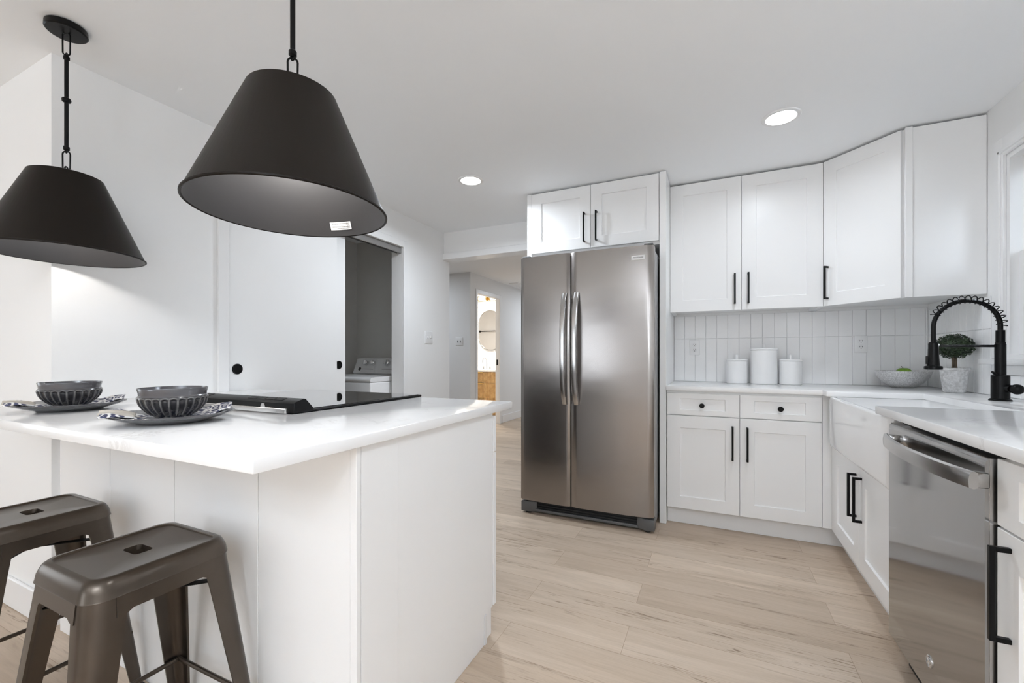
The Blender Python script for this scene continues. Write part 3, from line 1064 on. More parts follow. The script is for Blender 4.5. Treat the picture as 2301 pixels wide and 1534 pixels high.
t = thing('peninsula_base', 'white panelled peninsula base behind the two metal stools', 'cabinet', (-1.6, 1.1, 0))
PBX, PBY0, PBY1 = -0.790, 0.792, 1.535
mb = MB()
mb.box(-2.385, RX0 - 0.004, PBY0 + 0.012, PBY1, 0.0, CT - 0.0305)
mb.box(RX0 - 0.004, RX1 + 0.004, PBY0 + 0.012, RY0 - 0.012, 0.0, CT - 0.0305)
mb.box(RX1 + 0.004, PBX - 0.012, PBY0 + 0.012, PBY1 - 0.02, 0.0, CT - 0.0305)
mb.build('body', 'cabinet_white', t)
# stool side panels, one board per groove spacing
edges = [-2.385, -1.986, -1.577, -1.163, -0.812]
for a, b in zip(edges[:-1], edges[1:]):
    MB().box(a + 0.0018, b - 0.0018, PBY0, PBY0 + 0.012, 0.001, CT - 0.031, 0.001).build('back_panel', 'cabinet_white', t)
MB().box(-2.437, -2.3862, PBY0 + 0.03, PBY0 + 0.045, 0.001, CT - 0.031).build('filler_strip', 'cabinet_white', t)
MB().box(-0.811, PBX, PBY0 - 0.003, PBY0 + 0.012, 0.001, CT - 0.031, 0.001).build('corner_post', 'cabinet_white', t)
MB().box(PBX - 0.012, PBX, PBY0 + 0.0135, 0.942, 0.001, CT - 0.031, 0.0008).build('end_filler', 'cabinet_white', t)
# end panel with toe notch
fe = frame((PBX - 0.003, 0, 0), (0, 1, 0), (1, 0, 0))
poly = [(0.943, 0.001), (1.437, 0.001), (1.437, 0.114), (1.508, 0.114), (1.508, CT - 0.031), (0.943, CT - 0.031)]
mb = MB(Matrix(((0, 0, 1, PBX - 0.012), (1, 0, 0, 0), (0, 1, 0, 0), (0, 0, 0, 1))))
mb.prism(poly, 0.0, 0.0105, 0.0006)
mb.build('end_panel', 'cabinet_white', t)
MB().box(RX1 + 0.01, PBX + 0.002, 1.440, 1.455, 0.001, 0.112).build('toe_kick', 'toe_kick_white', t)
fp = frame((0, 1.513, 0), (-1, 0, 0), (0, 1, 0))
shaker(fp, -PBX - 0.001, -RX1 - 0.006, 0.727, 0.868, 0.078, 0.034).build('drawer', 'cabinet_white', t)
shaker(fp, -PBX - 0.001, -RX1 - 0.006, 0.118, 0.722).build('door', 'cabinet_white', t)

# ------------------------------------------------------------------ range / cooktop
t = thing('range', 'black glass-top range set into the peninsula counter', 'range', (-1.636, 1.3, 0))
RF = 1.668
MB().box(RX0 + 0.003, RX1 - 0.003, RY0 + 0.004, RF - 0.04, 0.02, 0.913).build('body', 'satin_steel', t)
MB().box(RX0 + 0.002, RX1 - 0.002, 1.05, RF, 0.9145, 0.9245, 0.003, 2).build('cooktop_frame', 'black_satin', t)
MB().box(RX0 + 0.012, RX1 - 0.012, 1.05, RF - 0.012, 0.923, 0.9262, 0.0008).build('glass_top', 'black_glass', t)
mb = MB(Matrix(((0, 0, 1, RX0 + 0.002), (1, 0, 0, 0), (0, 1, 0, 0), (0, 0, 0, 1))))
mb.prism([(0.980, 0.9145), (1.058, 0.9145), (1.056, 0.929), (1.026, 0.9605), (1.019, 0.962), (0.984, 0.952), (0.980, 0.948)], 0.0, RX1 - RX0 - 0.004, 0.0012)
bg = mb.build('rear_vent', 'black_satin', t)
for x0, x1 in ((-1.52, -1.33), (-1.93, -1.74)):
    mbv = MB(Matrix.Translation((0, 1.004, 0.9572)) @ Matrix.Rotation(radians(14), 4, 'X'))
    for k in range(4):
        w = (x1 - x0) / 4
        mbv.box(x0 + w * k + 0.003, x0 + w * (k + 1) - 0.003, -0.011, 0.011, 0.0, 0.0022, 0.001)
    mbv.build('vent_slot', 'dark_slot', bg)
mb = MB()
mb.box(RX0 + 0.004, RX1 - 0.022, 0.962, 0.980, 0.9145, 0.932, 0.002)
mb.build('steel_strip', 'handle_steel', t)
MB().loft([[(-1.420, 0.974, 0.930), (-1.392, 0.974, 0.930), (-1.400, 0.974, 0.944), (-1.412, 0.974, 0.944)], [(-1.420, 0.9815, 0.930), (-1.392, 0.9815, 0.930), (-1.400, 0.9815, 0.944), (-1.412, 0.9815, 0.944)]]).build('latch_tab', 'handle_steel', t)
mb = MB()
mb.box(RX0 + 0.004, RX1 - 0.004, RF - 0.045, RF - 0.012, 0.25, 0.77, 0.004)
od = mb.build('oven_door', 'black_glass', t)
MB().tube([(RX0 + 0.06, RF - 0.012, 0.74), (RX0 + 0.06, RF + 0.035, 0.74), (RX1 - 0.06, RF + 0.035, 0.74), (RX1 - 0.06, RF - 0.012, 0.74)], 0.011, 12).build('handle', 'handle_steel', od)
MB().box(RX0 + 0.004, RX1 - 0.004, RF - 0.045, RF - 0.004, 0.78, 0.912, 0.004).build('control_panel', 'black_satin', t)
MB().box(RX0 + 0.004, RX1 - 0.004, RF - 0.045, RF - 0.015, 0.06, 0.24, 0.004).build('drawer', 'black_satin', t)


# ------------------------------------------------------------------ table settings
def plate_mesh():
    mb = MB()
    n = 96
    def ring(r, z, sc=0.0):
        out = []
        for i in range(n):
            a = 2 * pi * i / n
            k = 1 + sc * cos(24 * a)
            out.append((r * k * cos(a), r * k * sin(a), z + sc * 0.05 * cos(24 * a)))
        return out
    rings = [ring(0.0005, 0.0), ring(0.085, 0.0), ring(0.090, 0.004), ring(0.118, 0.012, 0.006), ring(0.149, 0.024, 0.012), ring(0.151, 0.0262, 0.012), ring(0.148, 0.0275, 0.012), ring(0.116, 0.0165, 0.006), ring(0.086, 0.0085), ring(0.0005, 0.008)]
    mb.loft(rings, True, False, False)
    return mb


def bowl_mesh():
    mb = MB()
    nf, per = 26, 10
    n = nf * per
    prof = [(0.040, 0.0), (0.043, 0.0)]
    N = 34
    H = 0.085
    outer = []
    for i in range(N + 1):
        s = i / N
        z = 0.002 + 0.060 * s
        r = 0.044 + 0.0405 * (1 - (1 - s) ** 2.3)
        if s > 0.9: r -= 0.002 * ((s - 0.9) / 0.1) ** 2
        outer.append((r, z, s))
    rings = []
    rings.append([(0.040 * cos(2 * pi * j / n), 0.040 * sin(2 * pi * j / n), 0.0) for j in range(n)])
    for r, z, s in outer:
        ring = []
        for j in range(n):
            a = 2 * pi * j / n
            u = 2 * ((j % per) / per) - 1          # -1..1 over one flute
            arch = 0.93 - 0.10 * (1 - sqrt(max(0, 1 - min(1, abs(u) / 0.92) ** 2)))
            dip = 0.0
            if abs(u) < 0.82 and 0.05 < s < arch:
                dip = 0.0042 * (1 - (abs(u) / 0.82) ** 4) * min(1, (arch - s) / 0.05) * min(1, (s - 0.05) / 0.15)
            rr_ = r - dip
            ring.append((rr_ * cos(a), rr_ * sin(a), z))
        rings.append(ring)
    for r, z in ((0.0815, 0.0635), (0.0795, 0.066), (0.0805, 0.074), (0.0835, 0.0845), (0.0828, 0.0862), (0.0805, 0.0858), (0.0765, 0.066), (0.072, 0.040), (0.055, 0.014), (0.030, 0.007), (0.0005, 0.006)):
        rings.append([(r * cos(2 * pi * j / n), r * sin(2 * pi * j / n), z) for j in range(n)])
    mb.loft(rings, True, True, False)
    return mb


def plate_z(r):
    pts = [(0, 0.008), (0.086, 0.0085), (0.116, 0.0165), (0.148, 0.0285), (0.30, 0.031)]
    for (r0, z0), (r1, z1) in zip(pts[:-1], pts[1:]):
        if r <= r1: return z0 + (z1 - z0) * (r - r0) / (r1 - r0)
    return 0.031


def napkin_mesh():
    """folded printed napkin lying across the plate"""
    mb = MB()
    nu, nv = 46, 22
    top, bot = [], []
    for i in range(nu + 1):
        a, b = [], []
        for j in range(nv + 1):
            u, v = i / nu * 2 - 1, j / nv * 2 - 1
            x = 0.143 * u + 0.01 * v
            y = (0.070 + 0.02 * abs(u)) * v + 0.012 * sin(3 * u)
            r = sqrt(x * x + y * y)
            out = max(0.0, min(1.0, (r - 0.095) / 0.04))
            z = plate_z(r) + 0.0022 + out * (0.003 + 0.0016 * sin(9 * v + 5 * u) + 0.004 * noise.noise(Vector((x * 22, y * 22, 1))))
            z = max(z, plate_z(r) + 0.0015)
            b.append((x, y, z)); a.append((x, y, z + 0.0025 + 0.002 * out))
        top.append(a); bot.append(b)
    vt = [[mb.v(p) for p in r] for r in top]
    vb = [[mb.v(p) for p in r] for r in bot]
    for i in range(nu):
        for j in range(nv):
            mb.bm.faces.new((vt[i][j], vt[i + 1][j], vt[i + 1][j + 1], vt[i][j + 1]))
            mb.bm.faces.new((vb[i][j], vb[i][j + 1], vb[i + 1][j + 1], vb[i + 1][j]))
    for i in range(nu):
        for j in (0, nv):
            q = (vt[i][j], vt[i + 1][j], vb[i + 1][j], vb[i][j])
            mb.bm.faces.new(q)
    for j in range(nv):
        for i in (0, nu):
            mb.bm.faces.new((vt[i][j], vt[i][j + 1], vb[i][j + 1], vb[i][j]))
    return mb


def napkin_roll():
    """rolled linen edge spilling over the rim towards the left"""
    mb = MB()
    for k, (dy, dz, r) in enumerate(((-0.030, 0.0335, 0.0065), (-0.012, 0.037, 0.0075), (0.010, 0.035, 0.007))):
        pts, rad = [], []
        for i in range(15):
            s = i / 14
            pts.append((-0.085 - 0.072 * s, dy * (1 + 0.5 * s) + 0.004 * sin(5 * s + k), dz - 0.010 * (1 - s) ** 1.5 + 0.004 * s))
            rad.append(r * (0.55 + 0.6 * sin(pi * min(1, s * 1.1)) ** 0.5 * (1 - 0.45 * s)))
        mb.tube(pts, rad, 10)
    return mb


settings = [
    (-1.437, 0.720, 1.10, 'nearer the frame centre, in front of the cooktop', 'near'),
    (-2.090, 0.722, 1.24, 'nearer the wall corner, at the counter\'s left', 'far'),
]
plate0 = tag(plate_mesh().build('dinner_plate', 'grey_glaze', smooth=60), None, 'plate', 'charcoal plates on the peninsula')
nap0 = thing('napkin', 'x', 'napkin', (0, 0, 0), 0, 'printed napkins on the plates')
napkin_mesh().build('cloth', 'indigo_print_cloth', nap0, smooth=60)
e_ = napkin_roll().build('rolled_edge', 'linen_edge', nap0, smooth=60)
e_['label'] = 'beige rolled linen edge'
bowl0 = bowl_mesh().build('bowl', ['charcoal_glaze', 'grey_glaze'], smooth=45)
for p in bowl0.data.polygons:
    if 0.0625 < p.center.z: p.material_index = 1
tag(bowl0, None, 'bowl', 'fluted charcoal bowls on the peninsula')
for i, (x, y, rz, where, k) in enumerate(settings):
    pl = plate0 if i == 0 else copy_tree(plate0)
    np_ = nap0 if i == 0 else copy_tree(nap0)
    bo = bowl0 if i == 0 else copy_tree(bowl0)
    pl.location = (x, y, CT + 0.0005)
    np_.location = (x, y, CT + 0.0005)
    np_.rotation_euler = (0, 0, rz)
    bo.location = (x, y, CT + 0.0005 + 0.0135)
    bo.rotation_euler = (0, 0, rz)
    if k == 'near':
        pl['label'] = 'dark charcoal plate in front of the cooktop vent'
        np_['label'] = 'indigo print napkin with beige rolled edge, on the plate before the cooktop vent'
        bo['label'] = 'fluted charcoal bowl in front of the cooktop vent'
    else:
        pl['label'] = 'dark charcoal plate on the counter nearest the wall corner'
        np_['label'] = 'indigo print napkin on the plate nearest the wall corner'
        bo['label'] = 'fluted charcoal bowl on the plate nearest the wall corner'


# ------------------------------------------------------------------ pendants
PR, PH, PT = 0.227, 0.295, 0.1035


def make_pendant(x, y, zr, label, sticker):
    """zr = height of the rim; hangs from the ceiling"""
    t = thing('pendant_light', label, 'pendant light', (x, y, zr), 0, 'cone pendants over the peninsula')
    top = zr + PH
    mb = MB()
    mb.lathe([(0.0, CEIL), (0.052, CEIL), (0.059, CEIL - 0.004), (0.060, CEIL - 0.022), (0.056, CEIL - 0.026), (0.012, CEIL - 0.027), (0.0, CEIL - 0.027)], (x, y, -0.0003), 48, False, False)
    c = mb.build('canopy', 'black_satin', t)
    # shade
    mb = MB()
    mb.lathe([(0.0, PH), (PT - 0.006, PH), (PT, PH - 0.003), (PR - 0.002, 0.006), (PR + 0.003, 0.003), (PR + 0.003, 0.0), (PR, -0.002), (PR - 0.003, 0.0)], (x, y, zr), 96, False, False)
    sh = mb.build('shade', 'shade_bronze', t, smooth=40)
    mb = MB()
    mb.lathe([(PR - 0.003, 0.0), (PR - 0.005, 0.005), (PT - 0.005, PH - 0.008), (0.0, PH - 0.008)], (x, y, zr), 96, False, False)
    li = mb.build('shade_lining', 'shade_inner', t, smooth=40)
    # links and rod
    def link(z0, z1, rot, r=0.0026, w=0.0115):
        pts = []
        zc, hz = (z0 + z1) / 2, (z1 - z0) / 2 - w
        for i in range(20):
            a = 2 * pi * i / 20
            px, pz = w * cos(a), w * sin(a) + (hz if sin(a) >= 0 else -hz)
            pts.append((x + px * cos(rot), y + px * sin(rot), zc + pz))
        return MB().tube(pts, r, 8, True)
    link(CEIL - 0.108, CEIL - 0.026, 0.75).build('chain_link', 'black_satin', t)
    link(top - 0.004, top + 0.036, 2.4, 0.0026, 0.010).build('hook_loop', 'black_satin', t)
    link(top + 0.024, top + 0.094, 0.75).build('chain_link', 'black_satin', t)
    mb = MB()
    zl, zh = top + 0.106, CEIL - 0.118
    mb.tube([(x, y, zl), (x, y, zh)], 0.0062, 14)
    for z in (zl, zh):
        mb.lathe([(0.0062, -0.010), (0.0095, -0.006), (0.0095, 0.004), (0.0062, 0.008)], (x, y, z), 16)
        mb.tube([(x + 0.006 * cos(a), y, z + (0.012 if z == zh else -0.012) + 0.006 * sin(a)) for a in [2 * pi * k / 14 for k in range(14)]], 0.0022, 6, True)
    mb.build('rod', 'black_satin', t)
    zm = (zl + zh) / 2 + 0.01
    MB().lathe([(0.0062, -0.010), (0.0125, -0.006), (0.0138, 0.0), (0.0125, 0.006), (0.0062, 0.010)], (x, y, zm), 20).build('rod_collar', 'black_satin', t)
    # socket and bulb
    MB().lathe([(0.0, 0), (0.022, 0), (0.022, -0.05), (0.0, -0.05)], (x, y, top - 0.009), 24, False, False).build('socket', 'black_satin', t)
    mb = MB()
    mb.lathe([(0.012, 0.0), (0.016, -0.012), (0.028, -0.035), (0.030, -0.05), (0.024, -0.068), (0.010, -0.077), (0.0, -0.078)], (x, y, top - 0.058), 28, True, False)
    mb.build('bulb', 'bulb_glow', t)
    d = bpy.data.lights.new('pendant_bulb', 'POINT')
    d.energy = 2.0
    d.color = (1, 0.96, 0.92)
    d.shadow_soft_size = 0.03
    lo = bpy.data.objects.new('pendant_bulb', d)
    lo.location = (0, 0, PH - 0.165)
    lo.parent = t
    COL.objects.link(lo)
    if sticker:
        # small white maker's sticker on the inside near the rim; illegible print as short ink dashes
        th = radians(sticker)
        k = (PR - PT) / PH
        mb = MB()
        def P(w, h, off):
            z = 0.016 + h
            r = PR - 0.005 - k * z - off
            a = th + w / r
            return (x + r * cos(a), y + r * sin(a), zr + z)
        def patch(w0, w1, h0, h1, off, n=6):
            a = [mb.v(P(w0 + (w1 - w0) * i / n, h0, off)) for i in range(n + 1)]
            b = [mb.v(P(w0 + (w1 - w0) * i / n, h1, off)) for i in range(n + 1)]
            c_ = [mb.v(P(w0 + (w1 - w0) * i / n, h0, off - 0.0004)) for i in range(n + 1)]
            d_ = [mb.v(P(w0 + (w1 - w0) * i / n, h1, off - 0.0004)) for i in range(n + 1)]
            fs = []
            for i in range(n):
                fs.append(mb.bm.faces.new((a[i], a[i + 1], b[i + 1], b[i])))
                fs.append(mb.bm.faces.new((c_[i], d_[i], d_[i + 1], c_[i + 1])))
                fs.append(mb.bm.faces.new((a[i], c_[i], c_[i + 1], a[i + 1])))
                fs.append(mb.bm.faces.new((b[i], b[i + 1], d_[i + 1], d_[i])))
            fs.append(mb.bm.faces.new((a[0], b[0], d_[0], c_[0])))
            fs.append(mb.bm.faces.new((a[n], c_[n], d_[n], b[n])))
            return fs
        patch(-0.034, 0.034, 0.0, 0.021, 0.0008)
        ink = []
        rnd = random.Random(5)
        for row, (w_end, hgt) in enumerate(((0.028, 0.0027), (0.0, 0.0019), (0.030, 0.0028), (0.014, 0.002))):
            h = 0.0168 - row * 0.0043
            w = -0.0295
            while w < w_end:
                dw = rnd.uniform(0.001, 0.003)
                ink += patch(w, min(w + dw, w_end), h - hgt / 2 * rnd.uniform(0.6, 1), h + hgt / 2 * rnd.uniform(0.6, 1), 0.0013, 1)
                w += dw + rnd.uniform(0.0006, 0.0014)
        for f in ink: f.material_index = 1
        s = mb.build('sticker', ['paper', 'ink'], li, smooth=0)
        s['label'] = 'small white printed sticker'
    return t


make_pendant(-2.196, 0.747, 1.4855, 'black cone pendant hanging beside the white wall corner, its ceiling canopy in view', None)
make_pendant(-0.963, 0.747, 1.471, 'black cone pendant with a white sticker inside its rim, over the peninsula end', 104)

# recessed lights
for i, (cx, cy, pw) in enumerate(CANS[:2]):
    lab = ['round recessed ceiling light in front of the tall right-hand cabinets', 'round recessed ceiling light in front of the hall opening header', 'added ceiling fill light above the sink aisle, behind the camera'][i]
    t = thing('recessed_light', lab, 'ceiling light', (cx, cy, CEIL), 0, 'recessed ceiling lights')
    MB().lathe([(0.068, -0.001), (0.070, -0.006), (0.086, -0.005), (0.090, -0.0005), (0.068, -0.0005)], (cx, cy, CEIL), 48, False, False).build('trim_ring', 'trim_paint', t)
    MB().lathe([(0.0, -0.0045), (0.069, -0.0045), (0.069, -0.001), (0.0, -0.001)], (cx, cy, CEIL), 48, False, False).build('diffuser', 'lamp_disc', t)


# ------------------------------------------------------------------ stools
def make_stool():
    t = thing('counter_stool', 'x', 'stool', (0, 0, 0), 0, 'bronze metal counter stools at the peninsula')
    HS = 0.61
    hw = 0.152
    def rsq(h, r, z, n=7):
        return rr(-h, h, -h, h, r, z, n)
    # seat pan with raised rolled edge and a recessed centre with a hand slot
    mb = MB()
    rings = [rsq(hw + 0.0065, 0.050, HS - 0.040), rsq(hw + 0.0055, 0.049, HS - 0.038), rsq(hw + 0.003, 0.047, HS - 0.024), rsq(hw - 0.001, 0.045, HS - 0.014), rsq(hw - 0.006, 0.042, HS - 0.005), rsq(hw - 0.013, 0.038, HS), rsq(hw - 0.021, 0.034, HS - 0.0003), rsq(hw - 0.0235, 0.032, HS - 0.004), rsq(hw - 0.026, 0.030, HS - 0.0048)]
    hole = []
    k = len(rings[0])
    # hand hole outline with as many points as the rings (a rounded square)
    hole_t = rr(-0.036, 0.036, -0.021, 0.021, 0.012, HS - 0.0045, 7)
    hole_b = rr(-0.034, 0.034, -0.019, 0.019, 0.011, HS - 0.016, 7)
    mb.loft(rings + [hole_t, hole_b], True, False, False)
    # underside
    mb.loft([rsq(hw + 0.0045, 0.048, HS - 0.040), rsq(hw - 0.008, 0.042, HS - 0.016), rsq(hw - 0.03, 0.028, HS - 0.010), rr(-0.034, 0.034, -0.019, 0.019, 0.011, HS - 0.016, 7)], True, False, False)
    mb.build('seat', 'bronze_steel', t, smooth=50)
    # apron strips between the legs
    mb = MB()
    zt_, zb_ = HS - 0.037, HS - 0.074
    for q in range(4):
        R = Matrix.Rotation(q * pi / 2, 4, 'Z')
        m2 = MB(R)
        pts = [(-0.105, zt_), (0.105, zt_), (0.105, zb_ - 0.008), (0.085, zb_ - 0.006), (0.074, zb_), (-0.074, zb_), (-0.085, zb_ - 0.006), (-0.105, zb_ - 0.008)]
        m2.loft([[(px, -hw - 0.0005 - (HS - pz) * 0.10, pz) for px, pz in pts], [(px, -hw + 0.002 - (HS - pz) * 0.10, pz) for px, pz in pts]])
        m2.build('apron', 'bronze_steel', t, smooth=30)
    mb.bm.free()
    # legs: tapering rounded angle section
    def leg(q):
        m2 = MB(Matrix.Rotation(q * pi / 2, 4, 'Z'))
        rings = []
        NZ = 14
        for i in range(NZ + 1):
            s = i / NZ
            z = (HS - 0.036) * (1 - s) + 0.004 * s
            sp = hw + 0.0018 + 0.0615 * s              # outer corner position (splay)
            arm = 0.075 - 0.040 * s
            if s < 0.10: arm += 0.006 * (1 - s / 0.10) ** 2
            r = 0.046 * (1 - s) + 0.018 * s
            th = 0.0022
            out, inn = [], []
            # corner at (sp,sp); arms run towards -x and -y
            out.append((sp - arm, sp))
            for k_ in range(7):
                a = radians(90 - 90 * k_ / 6)
                out.append((sp - r + r * cos(a), sp - r + r * sin(a)))
            out.append((sp, sp - arm))
            # rolled inner lips give the leg its depth
            inn.append((sp - 0.004 - th, sp - arm))
            for k_ in range(7):
                a = radians(90 * k_ / 6)
                ri = max(0.004, r - th)
                inn.append((sp - th - ri + ri * cos(a), sp - th - ri + ri * sin(a)))
            inn.append((sp - arm, sp - 0.004 - th))
            rings.append([(px, py, z) for px, py in out + inn])
        m2.loft(rings)
        # pressed rib running down the outer corner of the leg
        return m2
    for q in range(4):
        lg = leg(q).build('leg', 'bronze_steel', t, smooth=40)
        m3 = MB(Matrix.Rotation(q * pi / 2, 4, 'Z'))
        m3.box(hw + 0.030, hw + 0.0655, hw + 0.030, hw + 0.0655, 0.0005, 0.014, 0.003)
        m3.build('foot_cap', 'rubber', lg)
    # cross straps under the seat and the foot rails
    for q in range(2):
        m4 = MB(Matrix.Rotation(pi / 4 + q * pi / 2, 4, 'Z'))
        m4.box(-0.188, 0.188, -0.011, 0.011, 0.500 + 0.004 * q, 0.5035 + 0.004 * q, 0.001)
        m4.build('cross_strap', 'black_metal', t)
    zf = 0.185
    off = hw + 0.0035 + 0.060 * (1 - zf / 0.583) - 0.008
    for q in range(4):
        m4 = MB(Matrix.Rotation(q * pi / 2, 4, 'Z'))
        m4.tube([(-off, -off + 0.004, zf), (off, -off + 0.004, zf)], 0.0065, 10)
        m4.build('foot_rail', 'bronze_steel', t)
    for ch in t.children_recursive:
        ch.data.transform(Matrix.Diagonal((0.90, 0.955, 1.03, 1.0)))
    return t


st0 = make_stool()
st0.location = (-1.300, 0.573, 0)
st0['label'] = 'bronze metal counter stool standing by the peninsula corner'
st1 = copy_tree(st0)
st1.location = (-1.912, 0.572, 0)
st1['label'] = 'bronze metal counter stool nearer the wall corner, its seat cut off by the frame'

# ------------------------------------------------------------------ counter objects
def canister(x, y, r, h, label, kn=0.03):
    t = thing('canister', label, 'canister', (x, y, CT), 0, 'white canisters on the back counter')
    MB().lathe([(0.0, 0.0), (r - 0.004, 0.0), (r, 0.004), (r, h - 0.002), (r - 0.002, h), (0.0, h)], (x, y, CT + 0.0005), 48, False, False).build('body', 'ceramic_white', t)
    MB().lathe([(0.0, 0.0), (r - 0.001, 0.0), (r + 0.0015, 0.003), (r + 0.0015, 0.011), (r - 0.001, 0.013), (0.0, 0.0135)], (x, y, CT + h + 0.0022), 48, False, False).build('lid', 'ceramic_white', t)
    l = t.children[-1]
    MB().lathe([(0.008, 0.0), (0.008, kn - 0.002), (0.0065, kn), (0.0, kn)], (x, y, CT + h + 0.0155), 20, True, False).build('knob', 'ceramic_white', l)


canister(0.158, 3.50, 0.068, 0.160, 'small white lidded canister, the one next to the fridge side of the tall canister', 0.030)
canister(0.327, 3.50, 0.083, 0.236, 'tall white lidded canister, middle of the three')
canister(0.487, 3.50, 0.068, 0.160, 'small white lidded canister on the sink side of the tall canister', 0.030)


def outlet(mtx, label, name='outlet'):
    t = thing(name, label, 'outlet', mtx.to_translation(), 0, 'duplex outlets on the tile')
    MB(mtx).box(-0.036, 0.036, 0, 0.005, -0.058, 0.058, 0.002, 2).build('cover_plate', 'plastic_white', t)
    for z in (0.020, -0.020):
        m2 = MB(mtx)
        m2.lathe([(0.0165, 0.0), (0.0165, 0.0068), (0.015, 0.0075), (0.0, 0.0075)], (0, 0, z), 28, False, False, 'y')
        s = m2.build('socket', 'plastic_white', t)
        m3 = MB(mtx)
        m3.box(-0.0075, -0.005, 0.007, 0.0085, z - 0.001, z + 0.008).box(0.005, 0.0075, 0.007, 0.0085, z - 0.001, z + 0.007)
        m3.lathe([(0.0028, 0.0), (0.0028, 0.0085), (0, 0.0086)], (0, 0, z - 0.0075), 12, True, False, 'y')
        m3.build('slot', 'dark_slot', s)


outlet(frame((-0.128, YB - 0.0095, 1.178), (1, 0, 0), (0, -1, 0)), 'white duplex outlet on the tile between fridge panel and canisters')
outlet(frame((0.905, YB - 0.0095, 1.190), (1, 0, 0), (0, -1, 0)), 'white duplex outlet on the tile behind the fruit bowl')


def switch(mtx, label, w, h, pos, group=None, slot=False):
    t = thing('switch_plate', label, 'switch plate', mtx.to_translation())
    MB(mtx).box(-w / 2, w / 2, 0, 0.006, -h / 2, h / 2, 0.002, 2).build('cover_plate', 'plastic_white', t)
    for a, z in pos:
        m2 = MB(mtx)
        if slot:
            m2.box(a - 0.006, a + 0.006, 0.005, 0.0075, z - 0.016, z + 0.016, 0.001)
            m2.build('toggle', 'grey_plastic', t)
        else:
            m2.box(a - 0.005, a + 0.005, 0.005, 0.018, z - 0.004, z + 0.016, 0.002)
            m2.build('toggle', 'plastic_white', t)


switch(frame((XL, 3.342, 1.288), (0, 1, 0), (1, 0, 0)), 'white double toggle switch plate beside the closet casing', 0.118, 0.116, [(-0.022, -0.005), (0.022, 0.0)])
switch(frame((-3.39, 5.40, 1.333), (1, 0, 0), (0, -1, 0)), 'white double plate on the grey hall wall left of the bathroom doorway', 0.125, 0.12, [(-0.024, 0), (0.024, 0)], slot=True)

# fruit bowl and apple
bx, by = 1.070, 3.445
t = tag(MB().lathe([(0.0, 0.0), (0.052, 0.0), (0.060, 0.004), (0.095, 0.030), (0.125, 0.068), (0.137, 0.103), (0.1345, 0.1035), (0.121, 0.070), (0.090, 0.034), (0.055, 0.011), (0.0, 0.010)], (0, 0, 0), 64, False, False).build('fruit_bowl', 'hammered_silver', smooth=50), 'wide hammered silver bowl holding a green apple, on the back counter', 'bowl')
t.location = (bx, by, CT + 0.0005)
prof = []
for i in range(21):
    a = pi * i / 20
    r = 0.043 * sin(a) * (1 + 0.10 * cos(a))
    z = -0.038 * cos(a) - 0.010 * math.exp(-(r / 0.012) ** 2) * (1 if a > pi / 2 else -0.6)
    prof.append((r, z))
ap = thing('apple', 'green apple showing above the rim of the silver bowl', 'apple', (bx + 0.002, by - 0.012, CT + 0.088))
MB().lathe(prof, (bx + 0.002, by - 0.012, CT + 0.088), 32, False, False).build('fruit', 'apple_skin', ap, smooth=60)
MB().tube([(bx + 0.002, by - 0.012, CT + 0.112), (bx - 0.004, by - 0.012, CT + 0.124), (bx - 0.012, by - 0.014, CT + 0.133)], 0.0016, 8).build('stem', 'bark', ap)

# boxwood topiary in a concrete pot
px, py = 1.168, 3.075
t = thing('potted_topiary', 'small round boxwood topiary in a grey concrete pot behind the faucet', 'plant', (px, py, CT))
MB().lathe([(0.0, 0.0), (0.040, 0.0), (0.044, 0.004), (0.058, 0.118), (0.063, 0.121), (0.063, 0.129), (0.060, 0.131), (0.055, 0.128), (0.052, 0.112), (0.0, 0.112)], (px, py, CT + 0.0005), 48, False, False).build('pot', 'concrete_pot', t, smooth=50)
mb = MB()
mb.lathe([(0.0, 0.114), (0.051, 0.110), (0.051, 0.122), (0.03, 0.128), (0.0, 0.130)], (px, py, CT), 30, False, False)
rnd = random.Random(11)
for k in range(60):
    a, r = rnd.uniform(0, 2 * pi), rnd.uniform(0, 0.045)
    mb.sphere((px + r * cos(a), py + r * sin(a), CT + 0.126), rnd.uniform(0.003, 0.006), 6, 4)
mb.build('soil', 'soil', t)
mb = MB()
for k in range(4):
    a = k * 1.7
    mb.tube([(px + 0.009 * cos(a), py + 0.009 * sin(a), CT + 0.12), (px + 0.006 * cos(a + 0.5), py + 0.006 * sin(a + 0.5), CT + 0.16), (px + 0.008 * cos(a + 1), py + 0.008 * sin(a + 1), CT + 0.24)], 0.0055, 8)
mb.build('trunk', 'bark', t)
mb = MB()
cz_ = CT + 0.247
RB = 0.076
mb.sphere((px, py, cz_), RB * 0.80, 24, 14, 0.84)
for k in range(1500):
    zz = 1 - 2 * (k + 0.5) / 1500
    ph = k * 2.399963
    rr_ = sqrt(1 - zz * zz)
    d_ = Vector((rr_ * cos(ph), rr_ * sin(ph), zz * 0.84))
    R = RB * rnd.uniform(0.82, 1.05)
    c = Vector((px, py, cz_)) + d_ * R
    nrm = (d_ + Vector((rnd.uniform(-1, 1), rnd.uniform(-1, 1), rnd.uniform(-1, 1))) * 0.75).normalized()
    tg = nrm.cross(Vector((rnd.uniform(-1, 1), rnd.uniform(-1, 1), rnd.uniform(-1, 1)))).normalized()
    bt = nrm.cross(tg)
    l_, w_ = rnd.uniform(0.005, 0.0075), rnd.uniform(0.003, 0.0042)
    pts = [c - tg * l_, c - bt * w_ + nrm * 0.0012, c + tg * l_, c + bt * w_ + nrm * 0.0012]
    f1 = [mb.v(p) for p in pts]
    mb.bm.faces.new((f1[0], f1[1], f1[2]))
    mb.bm.faces.new((f1[0], f1[2], f1[3]))
mb.build('foliage', 'boxwood_leaf', t, smooth=0, merge=False)

